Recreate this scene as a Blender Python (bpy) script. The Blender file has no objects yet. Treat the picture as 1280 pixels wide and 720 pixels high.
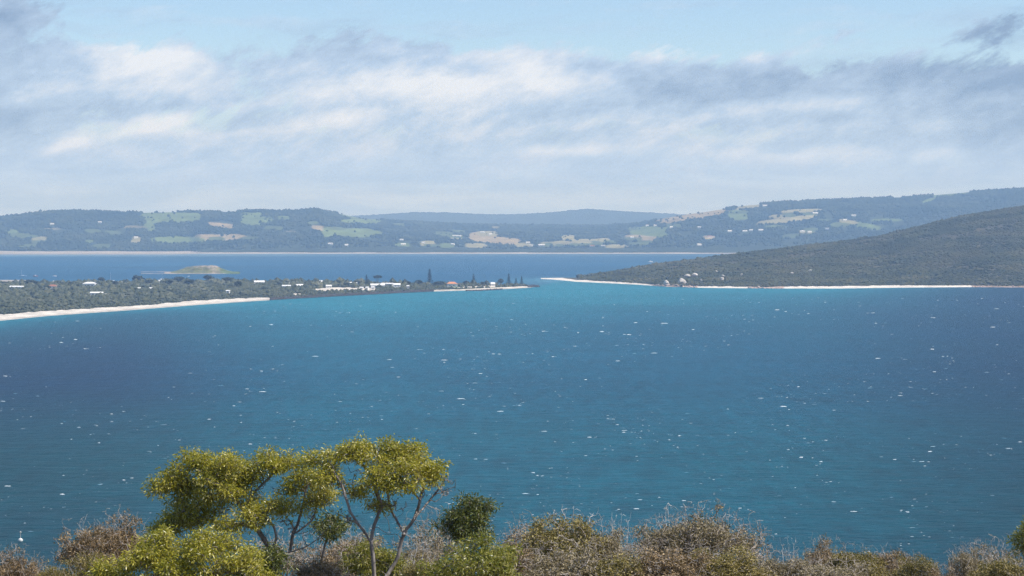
import bpy, math, random
import numpy as np

# ------------------------------------------------------------------ camera, sky, sun, exposure
S = bpy.context.scene
COL = S.collection
F, HZ, EYE = 2600.0, 285.0, 100.0          # focal length in photo pixels, horizon row, eye height above the sea
cam_d = bpy.data.cameras.new("camera")
cam = bpy.data.objects.new("camera", cam_d)
COL.objects.link(cam)
cam.location = (0, 0, EYE)
cam.rotation_euler = (math.radians(90), 0, 0)
cam_d.sensor_width = 36.0
cam_d.lens = F / 1280 * 36.0
cam_d.shift_y = -(360 - HZ) / 1280
cam_d.clip_start = 0.5
cam_d.clip_end = 60000
S.camera = cam

SUN_EL, SUN_AZ = math.radians(52), math.radians(102)      # azimuth clockwise from the view direction
SUN_STRENGTH, SKY_STRENGTH, EXPOSURE = 4.6, 0.112, 0.32
HAZE_DENSITY = 9.6e-5
S.view_settings.view_transform = 'Standard'
S.view_settings.look = 'None'
S.view_settings.exposure = EXPOSURE
S.view_settings.gamma = 1.0
S.view_settings.use_curve_mapping = False
S.cycles.use_denoising = True
S.cycles.denoising_prefilter = 'NONE'
S.cycles.use_adaptive_sampling = False
S.cycles.max_bounces = 5
S.cycles.transparent_max_bounces = 8
S.cycles.volume_bounces = 0
S.cycles.sample_clamp_indirect = 6

sd = bpy.data.lights.new("sun", 'SUN')
sd.energy = SUN_STRENGTH
sd.angle = math.radians(0.53)
sd.color = (1.0, 0.965, 0.91)
sun = bpy.data.objects.new("sun", sd)
COL.objects.link(sun)
sun.rotation_euler = (math.radians(90) - SUN_EL, 0, math.radians(180) - SUN_AZ)
sun.location = (0, 0, 200)


class Nodes:
    """small expression helper for shader math"""
    def __init__(self, tree):
        self.t = tree
        self.n = tree.nodes
        self.l = tree.links

    def new(self, kind, **kw):
        nd = self.n.new(kind)
        for k, v in kw.items():
            setattr(nd, k, v)
        return nd

    def put(self, sock, v):
        if isinstance(v, bpy.types.NodeSocket):
            self.l.new(v, sock)
        else:
            sock.default_value = v

    def m(self, op, a, b=0.0, c=0.0, clamp=False):
        nd = self.new('ShaderNodeMath', operation=op, use_clamp=clamp)
        self.put(nd.inputs[0], a)
        self.put(nd.inputs[1], b)
        self.put(nd.inputs[2], c)
        return nd.outputs[0]

    def add(self, *a):
        r = a[0]
        for x in a[1:]:
            r = self.m('ADD', r, x)
        return r

    def mul(self, *a):
        r = a[0]
        for x in a[1:]:
            r = self.m('MULTIPLY', r, x)
        return r

    def smooth(self, v, lo, hi, a=0.0, b=1.0):
        nd = self.new('ShaderNodeMapRange', interpolation_type='SMOOTHSTEP')
        self.put(nd.inputs[0], v)
        for i, q in enumerate((lo, hi, a, b)):
            self.put(nd.inputs[1 + i], q)
        return nd.outputs[0]

    def vec(self, x, y, z=0.0):
        nd = self.new('ShaderNodeCombineXYZ')
        for i, q in enumerate((x, y, z)):
            self.put(nd.inputs[i], q)
        return nd.outputs[0]

    def noise(self, v, scale, detail=4.0, rough=0.55, dist=0.0):
        nd = self.new('ShaderNodeTexNoise')
        self.put(nd.inputs['Vector'], v)
        nd.inputs['Scale'].default_value = scale
        nd.inputs['Detail'].default_value = detail
        nd.inputs['Roughness'].default_value = rough
        nd.inputs['Distortion'].default_value = dist
        return nd.outputs['Fac']

    def mix(self, f, a, b, blend='MIX'):
        nd = self.new('ShaderNodeMix', data_type='RGBA', blend_type=blend)
        self.put(nd.inputs[0], f)
        self.put(nd.inputs[6], a if isinstance(a, bpy.types.NodeSocket) else tuple(a) + (1.0,) * (4 - len(a)))
        self.put(nd.inputs[7], b if isinstance(b, bpy.types.NodeSocket) else tuple(b) + (1.0,) * (4 - len(b)))
        return nd.outputs[2]

    def gauss(self, u, v, cu, cv, ru, rv, slant=0.0):
        du = self.m('SUBTRACT', u, cu)
        dv = self.m('SUBTRACT', v, cv)
        if slant:
            dv = self.m('SUBTRACT', dv, self.mul(du, slant))
        du = self.m('DIVIDE', du, ru)
        dv = self.m('DIVIDE', dv, rv)
        q = self.add(self.mul(du, du), self.mul(dv, dv))
        return self.m('POWER', 2.718, self.mul(q, -1.0))


def build_world():
    w = bpy.data.worlds.new("World")
    S.world = w
    w.use_nodes = True
    N = Nodes(w.node_tree)
    N.n.clear()
    sky = N.new('ShaderNodeTexSky', sky_type='NISHITA')
    sky.sun_disc = False
    sky.sun_elevation = SUN_EL
    sky.sun_rotation = SUN_AZ
    sky.altitude = 100
    sky.air_density = 1.0
    sky.dust_density = 0.3
    sky.ozone_density = 1.6
    tc = N.new('ShaderNodeTexCoord')
    sp = N.new('ShaderNodeSeparateXYZ')
    N.l.new(tc.outputs['Generated'], sp.inputs[0])
    x, y, z = sp.outputs
    # the clouds live in compass angle and height above the horizon; one unit is about 2.2 degrees
    u = N.mul(N.m('ARCTAN2', x, y), 26.0)
    v = N.mul(N.m('ARCSINE', z), 26.0)
    up = N.m('MAXIMUM', v, 0.0)
    warp = N.noise(N.vec(N.mul(u, 0.7), N.mul(v, 1.3), 3.1), 1.0, 3.0)
    wv = N.mul(N.m('SUBTRACT', warp, 0.5), 0.5)
    us, vs = N.add(u, wv), N.add(v, N.mul(wv, 0.5))
    # wind-sheared billows
    sh = N.m('SUBTRACT', N.mul(vs, 1.25), N.mul(us, 0.24))
    big = N.noise(N.vec(N.mul(us, 0.75), sh, 0.0), 1.0, 6.0, 0.55, 0.2)
    fine = N.noise(N.vec(N.mul(us, 0.95), N.mul(sh, 1.45), 7.0), 1.0, 11.0, 0.62, 0.0)
    above = N.noise(N.vec(N.add(N.mul(us, 0.95), 0.16), N.add(N.mul(sh, 1.45), 0.34), 7.0), 1.0, 11.0, 0.62, 0.0)
    relief = N.m('SUBTRACT', above, fine)                   # grey undersides, lit crowns
    shf = N.m('SUBTRACT', N.mul(vs, 1.0), N.mul(us, 0.45))
    tex = N.noise(N.vec(N.mul(us, 2.6), N.mul(shf, 5.5), 2.0), 1.0, 9.0, 0.66, 0.0)
    streak = N.noise(N.vec(N.mul(us, 0.6), N.mul(vs, 4.2), 5.0), 1.0, 8.0, 0.58, 0.3)
    g = lambda *a: N.gauss(us, vs, *a)
    lump = N.add(g(-4.5, 2.02, 1.2, 0.5), g(-1.8, 1.95, 1.9, 0.62), g(0.3, 1.85, 1.4, 0.42),
                 g(2.8, 1.80, 2.4, 0.40), g(5.6, 1.65, 1.5, 0.5), N.mul(g(6.1, 2.45, 0.6, 0.2, 0.35), 0.9),
                 g(-6.3, 1.9, 1.0, 0.6), N.mul(g(-6.2, 2.6, 0.9, 0.25, 0.1), 0.9), N.mul(g(3.9, 2.33, 0.5, 0.1, 0.3), 0.7))
    hole = N.add(g(1.6, 2.75, 3.4, 0.42), N.mul(g(-3.4, 2.6, 1.2, 0.3), 0.9), N.mul(g(-4.4, 1.2, 1.5, 0.16, 0.18), 0.3), N.mul(g(-5.2, 2.55, 0.5, 0.25), 0.4))
    sheet = N.smooth(up, 1.0, 2.2, 0.58, 0.06)
    n1, n2, n3, n4 = (N.m('SUBTRACT', q, 0.5) for q in (big, fine, tex, streak))
    dens = N.add(N.mul(n1, 1.5), N.mul(n2, 1.0), N.mul(n3, 0.8), N.mul(lump, 0.55), sheet, N.mul(hole, -0.6))
    cover = N.mul(N.smooth(dens, 0.18, 0.54), 0.96)
    veil = N.mul(N.smooth(N.add(n4, N.mul(n2, 0.5)), -0.06, 0.22), 0.42)
    cover = N.m('MAXIMUM', cover, veil)
    cover = N.m('MAXIMUM', cover, N.smooth(up, 0.95, 1.7, 0.94, 0.0))      # the low sky is one thin sheet
    # thick parts and those turned from the sun are grey, the crowns white
    dark = N.add(N.mul(g(2.7, 1.72, 2.0, 0.26, 0.02), 0.8), N.mul(g(5.4, 1.8, 1.5, 0.4), 0.7), N.mul(g(6.9, 1.6, 1.2, 1.6), 0.9), N.mul(g(6.1, 2.45, 0.6, 0.2, 0.35), 1.2),  # the tall greys far left and right also paint lens vignetting into the cloud
                 N.mul(g(-7.0, 1.7, 1.3, 1.4), 0.75), N.mul(g(-6.2, 2.6, 1.1, 0.25, 0.1), 0.55), N.mul(g(-1.6, 2.3, 1.1, 0.22, -0.05), 0.55),
                 N.mul(g(-2.9, 1.95, 0.5, 0.5), 0.3), N.mul(g(-4.3, 1.5, 1.3, 0.12), 0.3), N.mul(g(0.9, 2.0, 0.7, 0.14), 0.5), N.mul(g(4.6, 1.0, 1.8, 0.3), 0.15))
    lite = N.add(N.mul(g(-4.6, 2.05, 0.7, 0.34), 1.0), N.mul(g(0.1, 1.78, 1.0, 0.22, 0.1), 1.0), N.mul(g(-1.7, 1.72, 1.4, 0.24), 0.75),
                 N.mul(g(-2.2, 1.36, 1.0, 0.12, 0.15), 0.6), N.mul(g(-4.3, 1.33, 0.6, 0.1, 0.2), 0.9), N.mul(g(-5.5, 1.0, 0.35, 0.07, 0.3), 0.8), N.mul(g(-4.8, 1.15, 0.8, 0.08, 0.25), 0.4),
                 N.mul(g(1.6, 2.2, 2.4, 0.12), 0.8), N.mul(g(3.7, 1.53, 1.2, 0.12, 0.08), 0.8), N.mul(g(0.8, 0.97, 0.8, 0.07), 0.7), N.mul(g(3.4, 0.9, 1.1, 0.09), 0.6),
                 N.mul(g(5.3, 0.92, 0.5, 0.09), 0.55), N.mul(g(-6.1, 1.55, 0.35, 0.12, 0.2), 0.6))
    # cloud edge lit from above: where the cloud thins upward it is paler
    shade = N.add(0.47, N.mul(n2, 0.25), N.mul(n3, 0.40), N.mul(n4, 0.35), N.mul(relief, 1.2), N.mul(dark, 0.42), N.mul(lite, -0.40))
    rp = N.new('ShaderNodeValToRGB')
    el = rp.color_ramp.elements
    el.new(0.5)
    for e, p_, c_ in zip(el, (0.08, 0.5, 0.98), ((0.69, 0.735, 0.80), (0.40, 0.52, 0.69), (0.21, 0.30, 0.445))):
        e.position = p_
        e.color = c_ + (1.0,)
    N.put(rp.inputs[0], shade)
    lowc = N.mix(N.smooth(N.add(streak, N.mul(lite, 0.3)), 0.30, 0.75), (0.35, 0.51, 0.82), (0.52, 0.69, 0.98))
    cloud = N.mix(N.smooth(up, 0.2, 1.3), lowc, rp.outputs[0])
    bg1 = N.new('ShaderNodeBackground')
    N.put(bg1.inputs[0], N.mix(1.0, sky.outputs[0], (0.87, 0.96, 1.10), 'MULTIPLY'))
    bg1.inputs[1].default_value = SKY_STRENGTH
    bg2 = N.new('ShaderNodeBackground')
    N.put(bg2.inputs[0], cloud)
    bg2.inputs[1].default_value = 1.0
    # overhead the sky is mostly open
    cover = N.mul(cover, N.smooth(z, 0.2, 0.6, 1.0, 0.35))
    ms = N.new('ShaderNodeMixShader')
    N.put(ms.inputs[0], cover)
    N.l.new(bg1.outputs[0], ms.inputs[1])
    N.l.new(bg2.outputs[0], ms.inputs[2])
    out = N.new('ShaderNodeOutputWorld')
    N.l.new(ms.outputs[0], out.inputs[0])


build_world()

# ------------------------------------------------------------------ helpers
rng = np.random.default_rng(11)


def lin(*c):
    return tuple(((v / 255) / 12.92 if v / 255 <= 0.04045 else (((v / 255) + 0.055) / 1.055) ** 2.4) for v in c)


def P(px, py, d):
    """the point at photo pixel (px, py), d metres in front of the lookout"""
    return np.array([(px - 640) / F * d, d, EYE + (HZ - py) / F * d])


def sea_d(py):
    return EYE * F / (py - HZ)


def interp(x, pts):
    a = np.array(pts, float)
    return np.interp(x, a[:, 0], a[:, 1])


def hash2(ix, iy, seed):
    h = np.sin(ix * 127.1 + iy * 311.7 + seed * 74.7) * 43758.5453
    return h - np.floor(h)


def vnoise(x, y, seed=0):
    ix, iy = np.floor(x), np.floor(y)
    fx, fy = x - ix, y - iy
    fx, fy = fx * fx * (3 - 2 * fx), fy * fy * (3 - 2 * fy)
    a, b = hash2(ix, iy, seed), hash2(ix + 1, iy, seed)
    c, d = hash2(ix, iy + 1, seed), hash2(ix + 1, iy + 1, seed)
    return (a * (1 - fx) + b * fx) * (1 - fy) + (c * (1 - fx) + d * fx) * fy


def fbm(x, y, seed=0, octaves=4):
    r, a, t = 0, 0.5, 0
    for i in range(octaves):
        r = r + a * vnoise(x * 2 ** i, y * 2 ** i, seed + i * 13)
        t += a
        a *= 0.5
    return r / t


def mesh_np(name, V, faces, smooth=False, mats=None, matidx=None):
    """faces: list of int arrays (M, k)"""
    V = np.asarray(V, np.float32)
    me = bpy.data.meshes.new(name)
    me.vertices.add(len(V))
    me.vertices.foreach_set('co', V.ravel())
    tot = [np.full(len(f), f.shape[1], np.int32) for f in faces]
    tot = np.concatenate(tot)
    idx = np.concatenate([np.asarray(f, np.int32).ravel() for f in faces])
    me.loops.add(len(idx))
    me.loops.foreach_set('vertex_index', idx)
    me.polygons.add(len(tot))
    st = np.concatenate([[0], np.cumsum(tot)[:-1]]).astype(np.int32)
    me.polygons.foreach_set('loop_start', st)
    me.polygons.foreach_set('loop_total', tot)
    for m in (mats or []):
        me.materials.append(m)
    if matidx is not None:
        me.polygons.foreach_set('material_index', np.asarray(matidx, np.int32))
    me.polygons.foreach_set('use_smooth', np.full(len(tot), smooth))
    me.update(calc_edges=True)
    me.validate()
    return me


def link(name, me, parent=None):
    o = bpy.data.objects.new(name, me)
    COL.objects.link(o)
    if parent is not None:
        o.parent = parent
    return o


def tag(o, label=None, cat=None, group=None, kind=None):
    if label:
        o['label'] = label
    if cat:
        o['category'] = cat
    if group:
        o['group'] = group
    if kind:
        o['kind'] = kind
    return o


def thing(name, loc, label, cat, group=None, rz=0.0):
    o = bpy.data.objects.new(name, None)
    COL.objects.link(o)
    o.empty_display_size = 0.3
    o.location = tuple(float(q) for q in loc)
    o.rotation_euler = (0, 0, rz)
    return tag(o, label, cat, group)


def copy_thing(src, loc, label, cat=None, group=None, rz=0.0, scale=(1, 1, 1)):
    def rec(o, parent):
        c = o.copy()
        COL.objects.link(c)
        if parent is not None:
            c.parent = parent
        for ch in list(o.children):
            rec(ch, c)
        return c
    r = rec(src, None)
    r.location = tuple(float(q) for q in loc)
    r.rotation_euler = (0, 0, rz)
    r.scale = scale
    return tag(r, label, cat, group)


def color_attr(me, name, cols):
    a = me.color_attributes.new(name, 'FLOAT_COLOR', 'POINT')
    c = np.ones((len(me.vertices), 4), np.float32)
    c[:, :3] = cols
    a.data.foreach_set('color', c.ravel())


def grid_faces(nr, nc):
    i = np.arange(nr * nc).reshape(nr, nc)
    return np.stack([i[:-1, :-1], i[:-1, 1:], i[1:, 1:], i[1:, :-1]], -1).reshape(-1, 4)


class MB:
    """collects simple solids into one mesh"""
    def __init__(self):
        self.v, self.f = [], []

    def add(self, vs, fs):
        b = len(self.v)
        self.v += [tuple(map(float, q)) for q in vs]
        self.f += [tuple(b + i for i in f) for f in fs]
        return self

    def box(self, x0, x1, y0, y1, z0, z1):
        vs = [(x0, y0, z0), (x1, y0, z0), (x1, y1, z0), (x0, y1, z0), (x0, y0, z1), (x1, y0, z1), (x1, y1, z1), (x0, y1, z1)]
        return self.add(vs, [(0, 3, 2, 1), (4, 5, 6, 7), (0, 1, 5, 4), (1, 2, 6, 5), (2, 3, 7, 6), (3, 0, 4, 7)])

    def loft(self, rings, cap=True):
        n = len(rings[0])
        b = len(self.v)
        for r in rings:
            self.v += [tuple(map(float, q)) for q in r]
        for k in range(len(rings) - 1):
            for i in range(n):
                j = (i + 1) % n
                self.f.append((b + k * n + i, b + k * n + j, b + (k + 1) * n + j, b + (k + 1) * n + i))
        if cap:
            self.f.append(tuple(b + i for i in reversed(range(n))))
            self.f.append(tuple(b + (len(rings) - 1) * n + i for i in range(n)))
        return self

    def lathe(self, prof, n=12, c=(0, 0)):
        rings = [[(c[0] + r * math.cos(2 * math.pi * i / n), c[1] + r * math.sin(2 * math.pi * i / n), z) for i in range(n)] for r, z in prof]
        return self.loft(rings)

    def build(self, name, mat, parent=None, smooth=False):
        me = bpy.data.meshes.new(name)
        me.from_pydata(self.v, [], self.f)
        me.materials.append(mat)
        if smooth:
            me.polygons.foreach_set('use_smooth', [True] * len(me.polygons))
        me.update()
        return link(name, me, parent)


# ------------------------------------------------------------------ materials
def new_mat(name):
    m = bpy.data.materials.new(name)
    m.use_nodes = True
    N = Nodes(m.node_tree)
    b = N.n.get('Principled BSDF')
    return m, N, b


def plain(name, col, rough=0.6, vary=0.15, scale=1.0):
    m, N, b = new_mat(name)
    tc = N.new('ShaderNodeTexCoord')
    n = N.noise(tc.outputs['Object'], scale, 4)
    N.put(b.inputs['Base Color'], N.mix(n, tuple(c * (1 - vary) for c in col), tuple(min(1, c * (1 + vary)) for c in col)))
    b.inputs['Roughness'].default_value = rough
    b.inputs['Specular IOR Level'].default_value = 0.3
    return m


def ramp_mat(name, cols, rough=0.55, transl=0.0, spec=0.3, noise_scale=None, noise_amt=0.35):
    """leaves and bushes: every leaf or bush picks its own colour between the given ones"""
    m, N, b = new_mat(name)
    geo = N.new('ShaderNodeNewGeometry')
    f = geo.outputs['Random Per Island']
    if noise_scale:
        n = N.noise(geo.outputs['Position'], noise_scale, 3)
        n = N.smooth(n, 0.3, 0.7)
        f = N.add(N.mul(f, 1 - noise_amt), N.mul(n, noise_amt))
    r = N.new('ShaderNodeValToRGB')
    el = r.color_ramp.elements
    while len(el) < len(cols):
        el.new(0.5)
    for i, c in enumerate(cols):
        el[i].position = i / (len(cols) - 1)
        el[i].color = tuple(c) + (1.0,)
    N.put(r.inputs[0], f)
    N.put(b.inputs['Base Color'], r.outputs[0])
    b.inputs['Roughness'].default_value = rough
    b.inputs['Specular IOR Level'].default_value = spec
    if transl:
        t = N.new('ShaderNodeBsdfTranslucent')
        N.put(t.inputs[0], N.mix(0.5, r.outputs[0], (0.30, 0.30, 0.03)))
        ms = N.new('ShaderNodeMixShader')
        ms.inputs[0].default_value = transl
        N.l.new(b.outputs[0], ms.inputs[1])
        N.l.new(t.outputs[0], ms.inputs[2])
        N.l.new(ms.outputs[0], N.n.get('Material Output').inputs[0])
    return m


def attr_ground(name, noise_scale=0.08, amt=0.25, rough=0.9):
    """ground whose own colours (sand, pasture, soil) sit in a colour attribute"""
    m, N, b = new_mat(name)
    a = N.new('ShaderNodeVertexColor', layer_name='ground')
    geo = N.new('ShaderNodeNewGeometry')
    n = N.noise(geo.outputs['Position'], noise_scale, 6, 0.65)
    k = N.smooth(n, 0.25, 0.75, 1 - amt, 1 + amt)
    vv = N.vec(k, k, k)
    N.put(b.inputs['Base Color'], N.mix(1.0, a.outputs[0], vv, 'MULTIPLY'))
    b.inputs['Roughness'].default_value = rough
    b.inputs['Specular IOR Level'].default_value = 0.1
    return m


def bark(name, a, bcol, scale=6.0):
    m, N, b = new_mat(name)
    tc = N.new('ShaderNodeTexCoord')
    mp = N.new('ShaderNodeMapping')
    mp.inputs['Scale'].default_value = (1, 1, 0.25)
    N.l.new(tc.outputs['Object'], mp.inputs[0])
    n = N.noise(mp.outputs[0], scale, 5, 0.65)
    n = N.smooth(n, 0.3, 0.7)
    N.put(b.inputs['Base Color'], N.mix(n, a, bcol))
    b.inputs['Roughness'].default_value = 0.85
    b.inputs['Specular IOR Level'].default_value = 0.15
    return m


def rock_mat(name, a, c, d, scale):
    m, N, b = new_mat(name)
    geo = N.new('ShaderNodeNewGeometry')
    n = N.noise(geo.outputs['Position'], scale, 6, 0.65)
    n2 = N.noise(geo.outputs['Position'], scale * 0.3, 3)
    col = N.mix(N.smooth(n, 0.3, 0.7), a, c)
    col = N.mix(N.smooth(n2, 0.5, 0.7, 0, 0.7), col, d)
    N.put(b.inputs['Base Color'], col)
    b.inputs['Roughness'].default_value = 0.9
    return m


def sea_mat():
    m, N, b = new_mat("sea_water")
    a = N.new('ShaderNodeVertexColor', layer_name='ground')
    geo = N.new('ShaderNodeNewGeometry')
    pos = geo.outputs['Position']
    mp = N.new('ShaderNodeMapping')
    mp.inputs['Rotation'].default_value = (0, 0, math.radians(12))
    mp.inputs['Scale'].default_value = (0.55, 1.0, 1.0)
    N.l.new(pos, mp.inputs[0])
    w = mp.outputs[0]
    swell = N.noise(w, 0.09, 3, 0.5)
    chop = N.noise(w, 0.55, 4, 0.6)
    rip = N.noise(w, 2.2, 2, 0.6)
    gust = N.noise(w, 0.012, 4, 0.6)
    patch = N.noise(w, 0.0035, 4, 0.55)
    wave = N.noise(w, 0.22, 5, 0.65)
    h = N.add(N.mul(swell, 2.6), N.mul(wave, 1.6), N.mul(chop, 0.9), N.mul(rip, 0.14))
    bp = N.new('ShaderNodeBump')
    bp.inputs['Strength'].default_value = 0.75
    bp.inputs['Distance'].default_value = 1.0
    N.put(bp.inputs['Height'], h)
    N.l.new(bp.outputs[0], b.inputs['Normal'])
    far = N.noise(w, 0.06, 8, 0.75)
    mr = N.new('ShaderNodeMapping')
    mr.inputs['Scale'].default_value = (0.13, 0.022, 1.0)
    N.l.new(pos, mr.inputs[0])
    rows = N.noise(mr.outputs[0], 1.0, 7, 0.72)
    k = N.add(-1.30, N.mul(rows, 1.3), N.mul(gust, 0.4), N.mul(patch, 0.35), N.mul(chop, 0.4), N.mul(wave, 1.15), N.mul(far, 0.95))
    k = N.m('MAXIMUM', k, 0.2)
    col = N.mix(1.0, a.outputs[0], N.vec(k, k, k), 'MULTIPLY')
    # thin streaks of old foam in the gusts
    st = N.noise(w, 0.16, 5, 0.7)
    foam = N.mul(N.smooth(st, 0.66, 0.76), N.smooth(chop, 0.45, 0.62), N.smooth(gust, 0.42, 0.66))
    col = N.mix(N.mul(foam, 0.35), col, (0.5, 0.6, 0.62))
    N.put(b.inputs['Base Color'], col)
    b.inputs['Roughness'].default_value = 0.38
    b.inputs['IOR'].default_value = 1.33
    b.inputs['Specular IOR Level'].default_value = 0.11
    return m


M = {}
M['sea'] = sea_mat()
M['ground'] = attr_ground("ground_cover", 0.05, 0.3)
M['far_ground'] = attr_ground("far_ground_cover", 0.012, 0.22)
M['foam'] = ramp_mat("foam", [(0.05, 0.16, 0.22), (0.22, 0.33, 0.39), (0.60, 0.67, 0.70), (0.82, 0.86, 0.87)], 0.7)
M['wood_far'] = ramp_mat("far_woodland", [(0.014, 0.026, 0.015), (0.038, 0.054, 0.028), (0.075, 0.088, 0.048)], 0.8, noise_scale=0.0045, noise_amt=0.6, spec=0.1)
M['scrub_spit'] = ramp_mat("spit_scrub", [(0.034, 0.044, 0.026), (0.075, 0.085, 0.048), (0.14, 0.14, 0.09)], 0.8, noise_scale=0.02, noise_amt=0.45, spec=0.1)
M['scrub_head'] = ramp_mat("headland_scrub", [(0.036, 0.042, 0.016), (0.068, 0.073, 0.028), (0.118, 0.106, 0.050)], 0.8, noise_scale=0.009, noise_amt=0.68, spec=0.1)
M['far_tree'] = ramp_mat("shore_tree_leaves", [(0.028, 0.042, 0.024), (0.05, 0.064, 0.034), (0.075, 0.085, 0.048)], 0.75, spec=0.15)
M['pine'] = ramp_mat("pine_needles", [(0.030, 0.046, 0.030), (0.055, 0.072, 0.045)], 0.75, spec=0.1)
M['trunk_far'] = bark("grey_trunk", (0.12, 0.10, 0.08), (0.2, 0.17, 0.14), 1.0)
M['rock_pale'] = rock_mat("pale_granite", (0.44, 0.41, 0.37), (0.58, 0.54, 0.49), (0.34, 0.30, 0.27), 0.5)
M['rock_pink'] = rock_mat("pink_granite", (0.42, 0.30, 0.25), (0.56, 0.47, 0.41), (0.30, 0.20, 0.17), 0.6)
M['rock_dark'] = rock_mat("dark_wall_stone", (0.035, 0.032, 0.030), (0.085, 0.078, 0.072), (0.07, 0.05, 0.042), 0.6)
M['white_wall'] = plain("white_render", (0.76, 0.75, 0.72), 0.7, 0.06)
M['cream_wall'] = plain("cream_render", (0.62, 0.56, 0.46), 0.7, 0.06)
M['white_roof'] = plain("white_roof_sheet", (0.80, 0.80, 0.80), 0.5, 0.05)
M['grey_roof'] = plain("pale_grey_roof_sheet", (0.55, 0.56, 0.57), 0.5, 0.05)
M['red_roof'] = plain("red_brown_tiles", (0.33, 0.15, 0.10), 0.7, 0.15)
M['orange_roof'] = plain("orange_tiles", (0.62, 0.27, 0.14), 0.7, 0.12)
M['glass'] = plain("dark_window_glass", (0.03, 0.04, 0.05), 0.15, 0.1)
M['hull_white'] = plain("white_hull_paint", (0.80, 0.80, 0.80), 0.35, 0.03)
M['hull_blue'] = plain("light_blue_hull_paint", (0.35, 0.52, 0.68), 0.35, 0.05)
M['hull_red'] = plain("faded_red_hull_paint", (0.45, 0.16, 0.13), 0.4, 0.08)
M['mast'] = plain("mast_alloy", (0.62, 0.63, 0.64), 0.4, 0.05)
M['sailcover'] = plain("blue_sail_cover", (0.06, 0.12, 0.28), 0.8, 0.1)
M['buoy_white'] = plain("white_buoy_paint", (0.6, 0.6, 0.56), 0.5, 0.06)
M['buoy_post'] = plain("grey_buoy_post", (0.42, 0.40, 0.36), 0.6, 0.1)
M['leaf_bright'] = ramp_mat("yellow_green_leaves", [(0.12, 0.138, 0.013), (0.32, 0.305, 0.022), (0.54, 0.46, 0.045), (0.68, 0.60, 0.24)], 0.36, 0.40, 0.6, 0.9, 0.25)
M['leaf_mid'] = ramp_mat("olive_green_leaves", [(0.08, 0.10, 0.014), (0.20, 0.215, 0.024), (0.34, 0.31, 0.045), (0.48, 0.41, 0.16)], 0.36, 0.40, 0.6, 0.9, 0.25)
M['leaf_deep'] = ramp_mat("deep_green_leaves", [(0.040, 0.058, 0.012), (0.085, 0.105, 0.018), (0.20, 0.20, 0.035)], 0.42, 0.2, 0.45)
M['leaf_russet'] = ramp_mat("russet_leaves", [(0.075, 0.050, 0.024), (0.19, 0.128, 0.062), (0.34, 0.23, 0.115), (0.55, 0.43, 0.27)], 0.6, 0.12, 0.3, 1.1, 0.3)
M['leaf_brown'] = ramp_mat("brown_olive_leaves", [(0.065, 0.058, 0.016), (0.17, 0.14, 0.036), (0.31, 0.24, 0.068), (0.50, 0.40, 0.19)], 0.6, 0.15, 0.3, 1.1, 0.3)
M['leaf_grey'] = ramp_mat("grey_olive_leaves", [(0.085, 0.068, 0.034), (0.20, 0.158, 0.082), (0.35, 0.28, 0.155), (0.55, 0.46, 0.31)], 0.65, 0.12, 0.25, 1.1, 0.3)
M['bark'] = bark("grey_brown_bark", (0.13, 0.108, 0.09), (0.34, 0.30, 0.265), 9.0)
M['twig_grey'] = bark("grey_twigs", (0.27, 0.22, 0.18), (0.60, 0.53, 0.46), 9.0)
M['dead_wood'] = bark("bleached_dead_wood", (0.50, 0.47, 0.43), (0.72, 0.69, 0.65), 9.0)

# ------------------------------------------------------------------ haze (one closed box, sky outside)
def build_haze():
    b = MB().box(-12500, 12500, -900, 20500, -61, 430)
    m = bpy.data.materials.new("haze_air")
    m.use_nodes = True
    N = Nodes(m.node_tree)
    N.n.clear()
    pv = N.new('ShaderNodeVolumePrincipled')
    pv.inputs['Color'].default_value = (0.36, 0.60, 1.0, 1)      # clear air scatters blue most
    pv.inputs['Absorption Color'].default_value = (1, 1, 1, 1)
    pv.inputs['Density'].default_value = HAZE_DENSITY
    pv.inputs['Anisotropy'].default_value = 0.0
    out = N.new('ShaderNodeOutputMaterial')
    N.l.new(pv.outputs[0], out.inputs['Volume'])
    o = b.build("haze", m)
    tag(o, "thin blue sea haze that fades the far hills", "haze", kind="stuff")


build_haze()

# ------------------------------------------------------------------ shore lines, as photo pixels dropped on the water
SPIT_F = [(-420, 455), (-200, 422), (-60, 407), (0, 401), (60, 395), (160, 388), (250, 381), (340, 375), (420, 370.5), (500, 366.3), (545, 364.3), (600, 362.8), (640, 361), (662, 359.6), (672, 358.6)]
SPIT_B = [(-420, 3900), (-200, 3800), (0, 3640), (60, 3620), (120, 3610), (200, 3690), (300, 3740), (400, 3610), (500, 3540), (600, 3560), (640, 3620), (660, 3590), (672, 3570)]
HEAD_F = [(676, 348.6), (690, 349.3), (705, 350.6), (720, 352.2), (760, 354), (800, 356), (830, 358.3), (880, 359.8), (960, 360.6), (1050, 360.6), (1130, 359.5), (1210, 358.9), (1280, 359.2), (1500, 361), (1800, 366)]
HEAD_SKY = [(676, 348.6), (706, 348), (720, 345.4), (760, 338.5), (800, 331.5), (850, 324.5), (900, 318.5), (940, 313), (1000, 305.5), (1060, 299), (1100, 293), (1150, 281), (1200, 268.5), (1240, 261.5), (1280, 255.5), (1400, 243), (1500, 238), (1800, 236)]
HEAD_DC = [(676, 4150), (706, 4160), (760, 4180), (850, 4320), (950, 4480), (1100, 4650), (1280, 4850), (1500, 4950), (1800, 5000)]


def spit_df(px):
    return sea_d(interp(px, SPIT_F))


def head_df(px):
    return sea_d(interp(px, HEAD_F))


def shore_pts(lst):
    return np.array([[(px - 640) / F * sea_d(py), sea_d(py)] for px, py in lst])


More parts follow.
